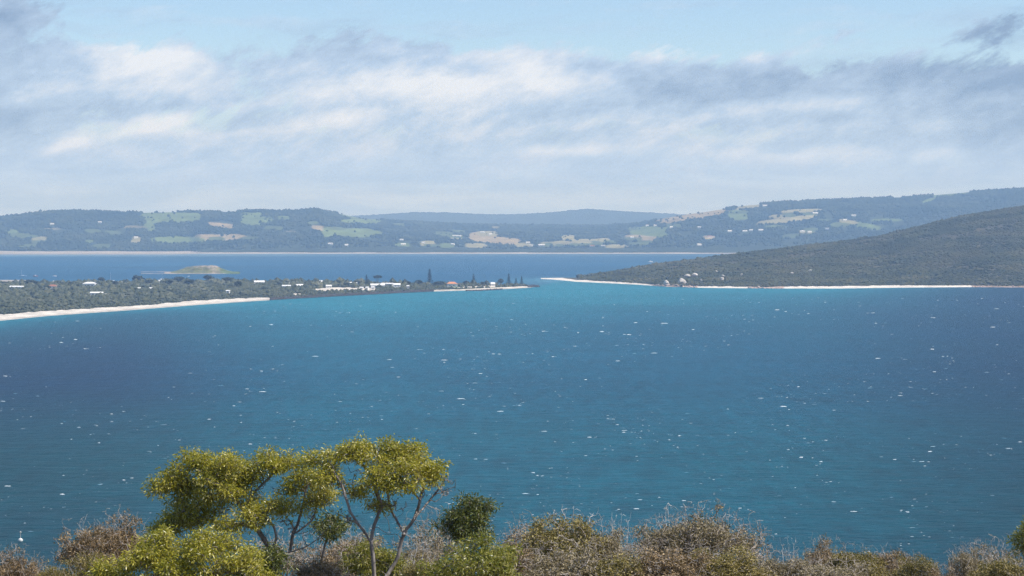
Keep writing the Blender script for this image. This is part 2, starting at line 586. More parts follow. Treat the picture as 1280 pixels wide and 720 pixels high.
def poly_dist(x, y, pts):
    best = np.full(x.shape, 1e9)
    for a, b in zip(pts[:-1], pts[1:]):
        d = b - a
        t = np.clip(((x - a[0]) * d[0] + (y - a[1]) * d[1]) / (d @ d), 0, 1)
        best = np.minimum(best, np.hypot(x - a[0] - t * d[0], y - a[1] - t * d[1]))
    return best


def smoothstep(v, a, b):
    t = np.clip((v - a) / (b - a), 0, 1)
    return t * t * (3 - 2 * t)


# ------------------------------------------------------------------ the sea
def build_sea():
    xs = np.unique(np.concatenate([np.arange(-1500, 1501, 15), np.arange(-4200, 4201, 70), np.linspace(-12400, 12400, 60)]))
    ys = np.unique(np.concatenate([np.linspace(150, 420, 8), np.arange(430, 4800, 16), np.arange(4800, 9400, 70), np.linspace(9500, 20400, 20)]))
    X, Y = np.meshgrid(xs, ys)
    D = Y
    px = 640 + F * X / Y
    deep = np.array([0.0005, 0.025, 0.063])
    teal = np.array([0.0005, 0.050, 0.062])
    turq = np.array([0.004, 0.150, 0.205])
    lag = np.array([0.003, 0.066, 0.145])
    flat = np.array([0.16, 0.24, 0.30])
    n1 = fbm(X / 420, Y / 700, 3, 4)
    n2 = fbm(X / 150, Y / 420, 9, 4)
    c = np.empty(X.shape + (3,))
    near = smoothstep(D, 1500, 850)                       # shallower towards the near shore
    f = np.clip(0.15 + 0.75 * near + (n1 - 0.5) * 0.9, 0, 1)[..., None]
    c[:] = deep * (1 - f) + teal * f
    c *= (1.08 - 0.34 * smoothstep(np.abs(px - 660), 250, 760))[..., None]      # lens vignetting painted into the water colour, darker to both sides
    ds = poly_dist(X, Y, shore_pts(SPIT_F))
    dh = poly_dist(X, Y, shore_pts(HEAD_F))
    wide = smoothstep(px, 120, 480) * smoothstep(px, 1300, 900)
    s = 0.85 * np.exp(-ds / 90) + 0.8 * np.exp(-(ds / 750) ** 1.4) * wide + 0.65 * np.exp(-dh / 130) * smoothstep(px, 1330, 900) + 0.45 * np.exp(-(dh / 800) ** 1.4) * wide
    s = np.clip(s * (0.7 + 0.6 * n2), 0, 1)[..., None]
    c = c * (1 - s) + turq * s
    back = (D > interp(px, [(-800, 3700), (0, 3600), (560, 3500), (672, 3520), (690, 3800), (760, 4300), (2500, 5200)])) * 1.0
    L = smoothstep(D, 3450, 3800) * back
    L = L[..., None]
    band = np.clip(0.5 + (fbm(X / 900, Y / 330, 21, 4) - 0.5) * 1.6, 0, 1)[..., None]
    lagc = lag * (0.8 + 0.4 * band)
    tail = np.exp(-((px - 700) / 60.0) ** 2) * np.exp(-((D - 3950) / 260.0) ** 2)     # sand shoal in the channel
    lagc = lagc * (1 - 0.45 * tail[..., None]) + np.array([0.12, 0.33, 0.40]) * 0.45 * tail[..., None]
    c = c * (1 - L) + lagc * L
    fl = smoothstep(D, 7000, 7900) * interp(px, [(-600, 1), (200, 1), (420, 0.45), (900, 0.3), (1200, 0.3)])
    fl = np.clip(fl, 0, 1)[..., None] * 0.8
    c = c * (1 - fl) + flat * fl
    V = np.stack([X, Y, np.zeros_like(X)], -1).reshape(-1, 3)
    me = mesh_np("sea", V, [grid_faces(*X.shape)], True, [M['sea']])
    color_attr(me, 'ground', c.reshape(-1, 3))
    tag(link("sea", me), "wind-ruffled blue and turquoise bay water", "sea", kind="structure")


build_sea()


def build_whitecaps():
    """breaking crests: low lumpy ridges of foam lying across the wind"""
    r = np.random.default_rng(5)
    V, Fc = [], []
    n = 0

    def cap(x, y, L, W, H, rot):
        nonlocal n
        k = 9
        t = np.linspace(-1, 1, k)
        prof = np.clip(1 - t ** 2, 0, 1) ** 0.6 * (0.55 + 0.45 * r.random(k))
        ca, sa = math.cos(rot), math.sin(rot)
        mid = r.normal(0, 0.12, k)
        rows = []
        for a, hh in ((-1, 0.02), (-0.35, 0.75), (0.25, 1.0), (1, 0.02)):
            lx = t * L / 2
            ly = (a * prof + mid) * W / 2
            rows.append(np.stack([x + lx * ca - ly * sa, y + lx * sa + ly * ca, H * hh * prof + 0.01], -1))
        V.append(np.concatenate(rows))
        Fc.append(grid_faces(4, k) + n)
        n += 4 * k

    for i in range(3700):
        py = 372 + (735 - 372) * r.random() ** 1.15
        px = r.uniform(-60, 1340)
        D = sea_d(py)
        if py < interp(px, SPIT_F) + 5 or py < interp(px, HEAD_F) + 4:
            continue
        if vnoise(np.array(px / 90.0), np.array(py / 35.0), 4) < 0.28 + 0.35 * r.random():
            continue
        x = (px - 640) / F * D
        big = r.random()
        k = 0.55 if big < 0.62 else (0.9 if big < 0.92 else 1.5)
        far = min(1.9, max(0.6, D / 1050))
        base = r.uniform(0.40, 0.92) * k * far
        for j in range(1 if r.random() < 0.85 else 2):
            cap(x + r.normal(0, 2.5) * (j > 0), D + r.normal(0, 2.0) * (j > 0), base * r.uniform(1.1, 3.2), base * r.uniform(0.45, 1.1),
                0.22 * base * r.uniform(0.5, 1.4), r.normal(0.05, 0.25))
    me = mesh_np("whitecaps", np.concatenate(V), [np.concatenate(Fc)], True, [M['foam']])
    tag(link("whitecaps", me), "scattered white foam crests breaking across the windy bay", "foam", kind="stuff")


build_whitecaps()


# ------------------------------------------------------------------ terrain in rays from the lookout
def terrain(name, pxs, tt, dfun, zfun, colfun, mat):
    PX = np.repeat(pxs[None], len(tt), 0)
    T = np.repeat(tt[:, None], len(pxs), 1)
    D = dfun(PX, T)
    Z = zfun(PX, D)
    C = colfun(PX, D, Z)
    V = np.stack([(PX - 640) / F * D, D, Z], -1).reshape(-1, 3)
    me = mesh_np(name, V, [grid_faces(*PX.shape)], True, [mat])
    color_attr(me, 'ground', C.reshape(-1, 3))
    o = link(name, me)
    o['kind'] = 'structure'
    return o


def proj_y(D, Z):
    return HZ + (EYE - Z) / D * F


def hit(px, py, zfun, d0, d1, n=900):
    """first place where the ray through a photo pixel meets the ground"""
    D = np.linspace(d0, d1, n)
    yy = proj_y(D, zfun(np.full(n, float(px)), D))
    k = np.where(yy <= py)[0]
    i = k[0] if len(k) else n // 2
    d = D[i]
    z = zfun(np.array([float(px)]), np.array([d]))[0]
    return np.array([(px - 640) / F * d, d, z])


def domes(name, x, y, z, r, h, mat, label, cat, seed=0, squash=1.0):
    """a mass of bushes or tree crowns, each a small ragged dome"""
    g = np.random.default_rng(seed)
    n = len(x)
    a = np.arange(5) * 2 * np.pi / 5
    off = g.random((n, 1)) * 6.28
    j0, j1 = g.uniform(0.6, 1.0, (n, 5)), g.uniform(0.75, 1.2, (n, 5))
    V = np.empty((n, 11, 3), np.float32)
    for k, (jr, hh) in enumerate(((j0, 0.0), (j1, 0.5))):
        V[:, k * 5:k * 5 + 5, 0] = x[:, None] + np.cos(a + off) * r[:, None] * jr
        V[:, k * 5:k * 5 + 5, 1] = y[:, None] + np.sin(a + off) * r[:, None] * jr
        V[:, k * 5:k * 5 + 5, 2] = z[:, None] + h[:, None] * (hh + (g.uniform(-0.14, 0.2, (n, 5)) if k else -0.15))
    V[:, 10, 0] = x + g.normal(0, 0.2, n) * r
    V[:, 10, 1] = y + g.normal(0, 0.2, n) * r
    V[:, 10, 2] = z + h * g.uniform(0.85, 1.1, n)
    i = np.arange(5)
    q = (i + 1) % 5
    tri = np.concatenate([np.stack([i, q, q + 5], -1), np.stack([i, q + 5, i + 5], -1), np.stack([i + 5, q + 5, np.full(5, 10)], -1)])
    Fc = (np.arange(n)[:, None, None] * 11 + tri[None]).reshape(-1, 3)
    me = mesh_np(name, V.reshape(-1, 3), [Fc], False, [mat])
    o = link(name, me)
    return tag(o, label, cat, kind='stuff')


# --- hills across the lagoon
FAR_SKY = [(-900, 278), (-300, 276), (-60, 271), (0, 269.5), (25, 266.5), (50, 263.5), (80, 261.5), (110, 261.5), (150, 263), (180, 263.5), (230, 262.5), (270, 263), (300, 262), (330, 261.5), (370, 262), (378, 260.5), (395, 260), (415, 263), (432, 266.5), (450, 271), (500, 274), (560, 277.5), (650, 279), (740, 279.5), (800, 277), (835, 270), (860, 265.5), (885, 262), (920, 256), (960, 252), (1050, 247), (1150, 243), (1220, 237.5), (1280, 233.5), (1400, 229), (1700, 226), (2100, 228)]
FAR_DC = [(-900, 10200), (400, 10200), (480, 12000), (760, 12300), (850, 10600), (2100, 11000)]
FAR_SAND = [(-900, 760), (205, 740), (238, 620), (250, 130), (300, 90), (2100, 70)]


def far_df(px):
    return 8080 + 40 * (vnoise(px / 60.0, px * 0, 5) - 0.5) - interp(px, [(-900, 200), (215, 200), (250, 0), (2100, 0)])


def far_z(px, D):
    df, dc = far_df(px), interp(px, FAR_DC)
    zc = EYE + (HZ - interp(px, FAR_SKY) - 2.0) * dc / F
    sw = interp(px, FAR_SAND)
    d = D - df
    x = (px - 640) / F * D
    beach = np.where(d < 0, d * 0.03, np.minimum(d * 0.002, 0.4) + (1.6 + 3.6 * fbm(px / 45.0, px * 0, 91, 4)) * smoothstep(d, sw * 0.6, sw))
    t = np.clip((d - sw) / (dc - df - sw), 0, 1)
    p = 0.55 * t + 0.45 * smoothstep(t, 0, 1)
    rel = (fbm(x / 650, D / 800, 31, 4) - 0.5) * 75 * np.sin(np.pi * t) ** 0.8 * np.minimum(1, zc / 150)
    z = beach + (zc - 5) * p + rel
    over = np.clip(D - dc, 0, None)
    return z - over * 0.06 - over ** 2 * 2e-5


FIELDS = [  # photo px, py, half width, half height, tilt, kind
    (215, 272, 34, 6, 0, 'g'), (188, 269, 10, 3, 0, 'g'), (314, 274, 13, 8, 0, 'g'), (332, 275, 9, 4, 0, 'g'), (355, 273, 8, 3, 0, 'g'), (437, 269, 12, 3, 0.1, 'g'),
    (452, 277, 26, 3, 0, 'g'), (437, 291, 33, 5, 0, 'g'), (276, 282, 15, 3.2, 0.12, 't'), (275, 297, 30, 4, 0, 't'), (222, 300, 32, 4, 0, 'g'), (397, 285, 7, 3, 0.1, 't'),
    (412, 287, 7, 3, 0, 'g'), (188, 283, 6, 6, 0, 'g'), (170, 300, 6, 3.5, 0, 'p'), (50, 299, 9, 3, 0, 'p'), (15, 290, 7, 3, 0, 'g'), (112, 302, 5, 2, 0, 'g'),
    (602, 296, 16, 6, 0, 't'), (628, 301, 20, 4.2, 0.08, 't'), (595, 307, 13, 2.6, 0, 'p'), (535, 304, 9, 3, 0, 'p'), (610, 292, 12, 3, 0, 'p'), (558, 307, 8, 2.4, 0, 'g'),
    (722, 302.5, 27, 3, -0.05, 'p'), (748, 301, 14, 2.6, -0.1, 'p'), (690, 305, 14, 2.6, 0, 'p'), (710, 297, 8, 3, 0, 'p'), (655, 306, 10, 2.4, 0, 'p'), (770, 308, 12, 2, 0, 'p'),
    (866, 270, 40, 4.5, -0.16, 't'), (884, 265, 22, 3, -0.2, 't'), (812, 290, 22, 6.5, 0, 'g'), (795, 297, 14, 3.2, 0, 't'), (811, 298, 9, 2.5, 0, 't'), (922, 269, 12, 6, 0, 'g'),
    (985, 274.5, 34, 3, -0.12, 'p'), (975, 271, 12, 2.4, 0, 'p'), (1000, 263.5, 26, 1.8, -0.05, 'p'), (935, 258.5, 14, 3, -0.1, 'p'), (1080, 282, 19, 3.2, 0.18, 'g'), (1060, 277, 11, 2, 0.1, 'p'),
    (1110, 275, 18, 1.4, 0, 'g'), (1008, 290, 9, 1.8, 0, 'p'), (886, 296.5, 8, 2, 0, 't'), (1190, 243, 22, 1.6, -0.1, 'g'), (1160, 251, 8, 2, -0.3, 'g'), (570, 296.5, 9, 2.5, 0, 'p'), (503, 306, 9, 2, 0, 'g'),
]
_fr = random.Random(12)
for _k in range(46):     # smaller paddocks and clearings
    _x = _fr.choice([_fr.uniform(-60, 420), _fr.uniform(400, 850), _fr.uniform(780, 1120)])
    _t = interp(_x, FAR_SKY)
    _y = _fr.uniform(_t + 6, 308) if _x < 850 else _fr.uniform(_t + 9, _t + 46)
    FIELDS.append((_x, _y, _fr.uniform(4, 13), _fr.uniform(1.2, 2.6), _fr.uniform(-0.08, 0.08), _fr.choice('hhhq')))
FIELD_COL = {'h': (0.085, 0.115, 0.048), 'q': (0.16, 0.15, 0.085), 'g': (0.125, 0.175, 0.065), 't': (0.30, 0.25, 0.15), 'p': (0.26, 0.25, 0.14)}


def field_mask(px, py, grow=0.0):
    wob = (fbm(px / 9.0, py / 2.2, 77, 3) - 0.5) * 0.75
    out = []
    for cx, cy, rx, ry, tl, kd in FIELDS:
        du = (px - cx) / (rx * 1.1 + grow)
        dv = (py - cy - tl * (px - cx)) / (ry * 1.1 + grow * 0.4)
        out.append((np.maximum(np.abs(du), np.abs(dv)) ** 2 * 0.5 + (du * du + dv * dv) * 0.5 + wob < 1.0, kd))
    return out


def far_col(px, D, Z):
    c = np.empty(px.shape + (3,))
    n = fbm(px / 14.0, D / 150.0, 8, 3)[..., None]
    c[:] = np.array([0.035, 0.048, 0.026]) * (0.7 + 0.6 * n)
    py = proj_y(D, Z)
    for m, kd in field_mask(px, py):
        c[m] = (np.array(FIELD_COL[kd]) * (0.72 + 0.5 * n) * (0.8 + 0.4 * fbm(px / 4.0, D / 40.0, 66, 3)[..., None]))[m]
    sand = (D - far_df(px)) < interp(px, FAR_SAND) * 0.97
    wet = np.clip((D - far_df(px)) / (interp(px, FAR_SAND) * 0.8), 0, 1)[..., None]
    sc = np.array([0.24, 0.23, 0.22]) * (1 - wet) + np.array([0.37, 0.34, 0.31]) * wet
    c[sand] = sc[sand]
    return c


tt_far = np.concatenate([np.linspace(0, 0.06, 22)[:-1], np.linspace(0.06, 1, 190)])
o = terrain("hills", np.arange(-900, 2101, 3.5), tt_far, lambda px, t: far_df(px) - 60 + t * (interp(px, FAR_DC) + 900 - far_df(px)), far_z, far_col, M['far_ground'])
tag(o, "wooded hills with pastures across the lagoon", "hills", kind='structure')

FAR_HOUSES = [  # px, py, width m, roof, label
    (65, 280, 18, 'w', "lone white house on the dark wooded slope above the pale clearing, far left hill"),
    (125, 278, 16, 'w', "small pale house high on the wooded far hill left of the big green field"),
    (170, 297, 16, 'w', "white house in a small clearing below the large green field on the far shore"),
    (413, 305, 18, 'w', "white farmhouse near the lagoon shore below the long green paddock"),
    (433, 306.5, 14, 'w', "smaller white house just right of the shore farmhouse below the green paddock"),
    (502, 300, 16, 'w', "white house above another one in the settlement, left of the long white shed"),
    (504, 305.5, 20, 'w', "wide white house near the beach, below another white house, left of the dark grove"),
    (529, 303.5, 14, 'g', "grey-roofed house in a pale clearing left of the long white shed"),
    (571, 295, 40, 'w', "long white shed beside the dark grove on the far settlement slope"),
    (566, 305.5, 14, 'w', "white house near the far beach below the long white shed"),
    (603, 290.5, 22, 'w', "white house at the top edge of the tan cleared hillside"),
    (613, 293, 14, 'w', "small white house just below the topmost house of the tan cleared hillside"),
    (660, 303.5, 18, 'w', "white house at the right end of the tan clearing on the far settlement"),
    (677, 306.5, 26, 'w', "pair-length white house by the far beach right of the tan clearing"),
    (664, 307, 14, 'g', "grey house close to the far beach among the settlement trees"),
    (740, 307.5, 24, 'r', "white-walled house with reddish roof near the far beach, below the pale strip field"),
    (754, 307.5, 18, 'y', "cream-walled house near the far beach, right of the reddish roof"),
    (790, 297, 14, 'w', "white house at the left edge of the green hillside field"),
    (809, 282, 14, 'w', "left one of two white houses above the green hillside field"),
    (819, 282, 14, 'w', "right one of two white houses above the green hillside field"),
    (839, 284, 14, 'w', "white house at the right edge of the green hillside field"),
    (874, 284, 16, 'g', "grey house alone among trees under the tan hilltop field"),
    (874, 306, 18, 'w', "white house alone among trees just above the far beach near the headland"),
    (887, 296, 22, 'r', "wide red-roofed house on a bare patch of the wooded slope"),
    (912, 289, 18, 'w', "leftmost white house of the row on the wooded slope"),
    (931, 289, 20, 'w', "second white house of the row on the wooded slope"),
    (939, 288, 16, 'w', "third white house of the row on the wooded slope"),
    (951, 287.5, 20, 'w', "rightmost white house of the row on the wooded slope"),
    (956, 257, 22, 'w', "bright white house near the ridge on the right hill"),
    (1019, 266.5, 24, 'w', "tall white house at the right end of the long pale field"),
    (1003, 289.5, 20, 'w', "white house on the wooded slope right of the house row, left of its pair"),
    (1012, 290, 16, 'w', "white house on the wooded slope right of the house row, right of its pair"),
    (1034, 286, 16, 'g', "grey house on the wooded slope below the green hillside strip"),
    (1056, 275, 16, 'w', "white house at the left end of the green strip high on the right hill"),
    (1067, 269.5, 20, 'w', "white house among dark trees above the green strip on the right hill"),
]


def build_far_woods():
    g = np.random.default_rng(21)
    n = 120000
    px = g.uniform(-500, 1800, n)
    df, dc = far_df(px), interp(px, FAR_DC)
    D = df + (dc + 120 - df) * np.sqrt(g.random(n) * 0.9 + 0.02)
    keep = (D - df) > interp(px, FAR_SAND) * 1.02
    # outside the frame the wood may be thinner
    keep &= (np.abs(px - 640) < 690) | (g.random(n) < 0.35)
    px, D = px[keep], D[keep]
    z = far_z(px, D)
    py = proj_y(D, z)
    bad = np.zeros(len(px), bool)
    for m, kd in field_mask(px, py, 0.6):
        bad |= m
    stray = g.random(len(px)) < 0.014
    bad &= ~stray
    for hx, hy, w, rf, lb in FAR_HOUSES:
        ww = w * F / 9500 / 2 + 1.2
        bad |= (np.abs(px - hx) < ww) & (py > hy - 1.5) & (py < hy + 4.5)
    ok = ~bad & (fbm(px / 22.0, D / 260.0, 55, 3) > 0.30)
    px, D, z = px[ok], D[ok], z[ok]
    r = g.uniform(3.0, 7.5, len(px)) * (0.75 + 0.5 * fbm(px / 12.0, D / 130.0, 58, 3))
    h = r * g.uniform(1.1, 1.9, len(px))
    tall = g.random(len(px)) < 0.08
    h[tall] *= 1.35
    r[tall] *= 1.3
    domes("woodland", (px - 640) / F * D, D, z, r, h, M['wood_far'], "dense dark bushland covering the hills across the lagoon", "woodland", 2)


build_far_woods()

# --- a farther range
DIST_SKY = [(150, 282), (300, 277), (400, 272), (465, 268.5), (520, 265), (560, 265.5), (600, 267.5), (640, 267.8), (680, 266), (710, 263), (735, 261), (765, 263), (800, 265), (830, 266.5), (900, 271), (1000, 276), (1200, 281)]


def dist_z(px, D):
    dc = 17200.0
    zc = EYE + (HZ - interp(px, DIST_SKY)) * dc / F
    t = np.clip((D - 14500) / (dc - 14500), 0, 1)
    return zc * smoothstep(t, 0, 1) - np.clip(D - dc, 0, None) * 0.07 + (fbm(px / 30., D / 700., 4, 3) - 0.5) * 26 * np.sin(np.pi * t) + (vnoise(px / 2.5, D / 200, 6) - 0.5) * 7


o = terrain("distant_hills", np.arange(150, 1201, 2.5), np.linspace(0, 1, 50), lambda px, t: 14400 + t * 3600, dist_z,
            lambda px, D, Z: np.array([0.03, 0.042, 0.03]) * (0.7 + 0.6 * fbm(px / 20., D / 300., 3, 3)[..., None]), M['far_ground'])
tag(o, "pale blue range on the horizon", "hills", kind='structure')


# --- the low spit with its beach
BEACH_W = [(-420, 130), (0, 105), (120, 85), (180, 75), (240, 105), (300, 95), (330, 60), (341, 6), (535, 6), (548, 22), (590, 34), (605, 60), (640, 85), (660, 55), (672, 25)]
SANDS = [(398, 363.2, 12, 1.8, 0.12), (425, 361.8, 34, 2.6, -0.02), (458, 361.4, 14, 1.6, 0), (372, 368, 8, 1.2, 0), (600, 358.6, 40, 1.2, -0.05)]


def spit_z(px, D):
    df, db = spit_df(px), interp(px, SPIT_B)
    bw = interp(px, BEACH_W)
    d = D - df
    x = (px - 640) / F * D
    top = interp(px, [(-420, 5), (200, 5), (345, 4.4), (530, 4.2), (600, 3.2), (655, 2.6), (672, 1.6)])
    lip = interp(px, [(-420, 2.6), (330, 2.6), (341, 2.8), (535, 2.6), (560, 1.9), (672, 1.5)])
    z = np.where(d < 0, d * 0.08, lip * np.clip(d / bw, 0, 1) ** 0.8)
    inl = np.clip(d - bw, 0, None)
    z = z + (top - lip) * smoothstep(inl, 0, 60) + (fbm(x / 70, D / 90, 14, 3) - 0.45) * 3.0 * smoothstep(inl, 10, 150)
    fade = smoothstep(db - D, -10, 70)
    return np.where(D > df, z * fade - (1 - fade) * 1.2, z)


def spit_sand(px, D, Z):
    d = D - spit_df(px)
    bw = interp(px, BEACH_W)
    edge = bw * (0.86 + 0.35 * (fbm(px / 7.0, D * 0, 17, 3) - 0.3))
    m = d < edge
    py = proj_y(D, Z)
    for cx, cy, rx, ry, tl in SANDS:
        m = m | (((px - cx) / rx) ** 2 + ((py - cy - tl * (px - cx)) / ry) ** 2 + (fbm(px / 3.5, D / 30., 23, 3) - 0.5) * 1.6 < 1)
    return m


def spit_col(px, D, Z):
    c = np.empty(px.shape + (3,))
    n = fbm(px / 6.0, D / 40.0, 8, 3)[..., None]
    c[:] = np.array([0.085, 0.088, 0.052]) * (0.7 + 0.6 * n)
    m = spit_sand(px, D, Z)
    c[m] = (np.array([0.60, 0.55, 0.48]) * (0.93 + 0.1 * n))[m]
    wet = (1 - smoothstep(D - spit_df(px), 6, 20 + 26 * fbm(px / 5.0, px * 0, 93, 3)))[..., None] * m[..., None]
    c = c * (1 - wet) + np.array([0.40, 0.37, 0.32]) * wet
    lawn = (px > 560) & (px < 650) & ~m & (D - spit_df(px) < 150)
    c[lawn] = (np.array([0.09, 0.13, 0.05]) * (0.7 + 0.6 * n))[lawn]
    return c


tt_spit = np.concatenate([np.linspace(0, 0.14, 50)[:-1], np.linspace(0.14, 1, 110)])
o = terrain("spit_land", np.arange(-420, 672.1, 2.0), tt_spit, lambda px, t: spit_df(px) - 15 + t * (interp(px, SPIT_B) + 30 - spit_df(px)), spit_z, spit_col, M['ground'])
tag(o, "low sand spit with a white ocean beach", "spit", kind='structure')

SPIT_HOUSES = [  # px, py of the base, width m, kind, label
    (21, 361.5, 20, 'long', "long low white house at the far left end of the spit"),
    (66, 360.8, 13, 'red', "white house with red-brown roof among bushes, left part of the spit"),
    (112, 358.2, 20, 'big', "largest bright white house with a white roof on the left part of the spit"),
    (121, 369.5, 17, 'long', "long low white house nearest the beach on the left part of the spit"),
    (131, 371, 5, 'shed', "tiny white shed beside the long low house near the beach"),
    (150, 355, 6, 'shed', "small white shed behind the trees right of the moored yacht"),
    (198, 353.5, 6, 'shed', "small white shed at the back of the spit between two dark tree clumps"),
    (189, 363, 6, 'shed', "small white shed alone in the middle of the scrub, left of the island"),
    (174, 363, 4, 'shed', "smallest pale shed in the middle scrub, left of a slightly larger one"),
    (285, 366.5, 5, 'shed', "white shed alone in the scrub just above the beach"),
    (324, 355.5, 17, 'gable', "white gable-roofed house standing alone above the scrub near the bend of the beach"),
    (358, 353.8, 13, 'long', "low white house at the back of the spit, left of a similar one"),
    (374, 354, 12, 'gable', "white gabled house at the back of the spit, right of a low white house"),
    (363, 356.8, 4, 'shed', "tiny white shed in front of the two houses at the back of the spit"),
    (390, 355.5, 5, 'shed', "white shed tucked under the trees left of the row of low huts"),
    (402, 355.2, 7, 'gable', "left hut of the low white pair at the back of the spit"),
    (411, 355, 9, 'long', "right hut of the low white pair at the back of the spit"),
    (438, 356, 6, 'shed', "white shed left of the tall narrow pine"),
    (446, 356.3, 5, 'shed', "smaller white shed between a larger one and the narrow pine"),
    (472, 354.5, 22, 'gable', "wide white house beneath the umbrella-shaped tree"),
    (479, 357, 6, 'shed', "white shed just right of the wide house under the umbrella tree"),
    (487, 357.6, 12, 'long', "low white house halfway along the sea wall behind bushes"),
    (496, 356.6, 11, 'gable', "white gabled house right of the low one behind the sea wall"),
    (510, 360.3, 4, 'shed', "tiny white shed just above the right end of the sea wall"),
    (452, 362.2, 5, 'shed', "left of three white beach sheds behind the sea wall"),
    (459, 362, 4, 'shed', "middle of three white beach sheds behind the sea wall"),
    (466, 361.8, 5, 'shed', "right of three white beach sheds behind the sea wall"),
    (565, 354.2, 17, 'orange', "white house with an orange tiled roof on the end of the spit"),
    (616, 354.5, 7, 'gable', "small white house between pines near the tip of the spit"),
]


def spit_spot(px, py):
    return hit(px, py, spit_z, float(spit_df(np.array(float(px)))) + 8, float(interp(px, SPIT_B)) - 5)


def build_spit_scrub():
    g = np.random.default_rng(31)
    n = 60000
    px = g.uniform(-300, 668, n)
    df, db = spit_df(px), interp(px, SPIT_B)
    t = g.random(n)
    D = df + t * (db - df)
    z = spit_z(px, D)
    keep = (z > 1.2) & ~spit_sand(px, D, z) & ((px > -20) | (g.random(n) < 0.5))
    keep &= g.random(n) < (db - df) / 1500 + 0.22
    py = proj_y(D, z)
    for hx, hy, w, kd, lb in SPIT_HOUSES:
        q = spit_spot(hx, hy)
        hw = w * 0.55 + 2
        keep &= ~((np.abs((px - hx) / F * q[1]) < hw) & (D < q[1] + 8) & (D > q[1] - (75 if kd != 'shed' else 60)))
    keep &= ~((px > 560) & (D - df < 110) & (g.random(n) < 0.35))
    px, D, z = px[keep], D[keep], z[keep]
    front = smoothstep(D - spit_df(px), 0, 420)
    r = g.uniform(1.4, 2.6, len(px)) * (0.85 + 0.5 * front)
    h = r * g.uniform(0.9, 1.5, len(px))
    cl = fbm(px / 6.0, D / 45.0, 71, 3)
    tallr = smoothstep(px, 330, 380) * (D - spit_df(px) > 40)
    h *= 1 + 0.7 * tallr * g.random(len(px))
    r *= 1 + 0.25 * tallr
    big = (cl > 0.58) & (D - spit_df(px) > 120) & (g.random(len(px)) < 0.3)
    r[big] *= 1.7
    h[big] *= 1.9
    domes("coastal_scrub", (px - 640) / F * D, D, z, r, h, M['scrub_spit'], "grey-green coastal scrub covering the low spit", "scrub", 3)


build_spit_scrub()

# --- the headland
HEAD_BW = [(676, 120), (690, 190), (706, 190), (722, 110), (742, 50), (780, 32), (818, 22), (826, 6), (862, 6), (868, 22), (930, 18), (960, 10), (975, 50), (1080, 75), (1110, 75), (1130, 50), (1205, 30), (1240, 5), (1800, 5)]


def head_z(px, D):
    df, dc = head_df(px), interp(px, HEAD_DC)
    sky = interp(px, HEAD_SKY) + interp(px, [(676, 0), (720, 1.5), (800, 2.0), (1800, 2.0)])
    zc = np.maximum(0.6, EYE + (HZ - sky) * dc / F)
    bw = interp(px, HEAD_BW)
    d = D - df
    x = (px - 640) / F * D
    lip = np.minimum(2.4, zc)
    z = np.where(d < 0, d * 0.06, lip * np.clip(d / bw, 0, 1))
    t = np.clip((d - bw) / (dc - df - bw), 0, 1)
    p = 0.75 * t ** 0.9 + 0.25 * smoothstep(t, 0, 1)
    rel = (fbm(x / 170, D / 260, 41, 4) - 0.5) * 26 * np.sin(np.pi * t) * np.minimum(1, zc / 80)
    z = z + (zc - lip) * p + rel
    over = np.clip(D - dc, 0, None)
    return z - over * 0.10 - over ** 2 * 1.2e-4 * np.minimum(1, zc / 60)


HEAD_BARE = [(1090, 301, 40, 3, -0.12), (1180, 297, 35, 3.5, -0.05), (1065, 342, 14, 2.5, 0.05), (840, 335, 16, 2, -0.1), (1010, 318, 30, 2.5, -0.1), (1230, 305, 30, 3, 0), (900, 330, 30, 2, -0.12), (1130, 318, 45, 2.5, -0.1), (980, 330, 30, 2, -0.05), (1240, 285, 35, 2.5, -0.2), (1200, 335, 30, 2.5, 0.03), (780, 343, 18, 1.6, -0.1), (1100, 333, 35, 2, -0.06)]


def head_col(px, D, Z):
    c = np.empty(px.shape + (3,))
    n = fbm(px / 8.0, D / 50.0, 9, 3)[..., None]
    c[:] = np.array([0.082, 0.074, 0.042]) * (0.7 + 0.6 * n)
    m = (D - head_df(px)) < interp(px, HEAD_BW) * (0.8 + 0.5 * (fbm(px / 6.0, D * 0, 18, 3) - 0.3))
    c[m] = (np.array([0.66, 0.61, 0.54]) * (0.93 + 0.1 * n))[m]
    pink = m & (((px > 815) & (px < 872)) | ((px > 935) & (px < 980)) | (px > 1215))
    c[pink] = (np.array([0.40, 0.30, 0.24]) * (0.7 + 0.6 * n))[pink]
    return c


tt_head = np.concatenate([np.linspace(0, 0.06, 26)[:-1], np.linspace(0.06, 1, 120)])
o = terrain("headland", np.arange(676, 1800, 2.5), tt_head, lambda px, t: head_df(px) - 12 + t * (interp(px, HEAD_DC) + 500 - head_df(px)), head_z, head_col, M['ground'])
tag(o, "scrub-covered headland with a thin white beach", "headland", kind='structure')

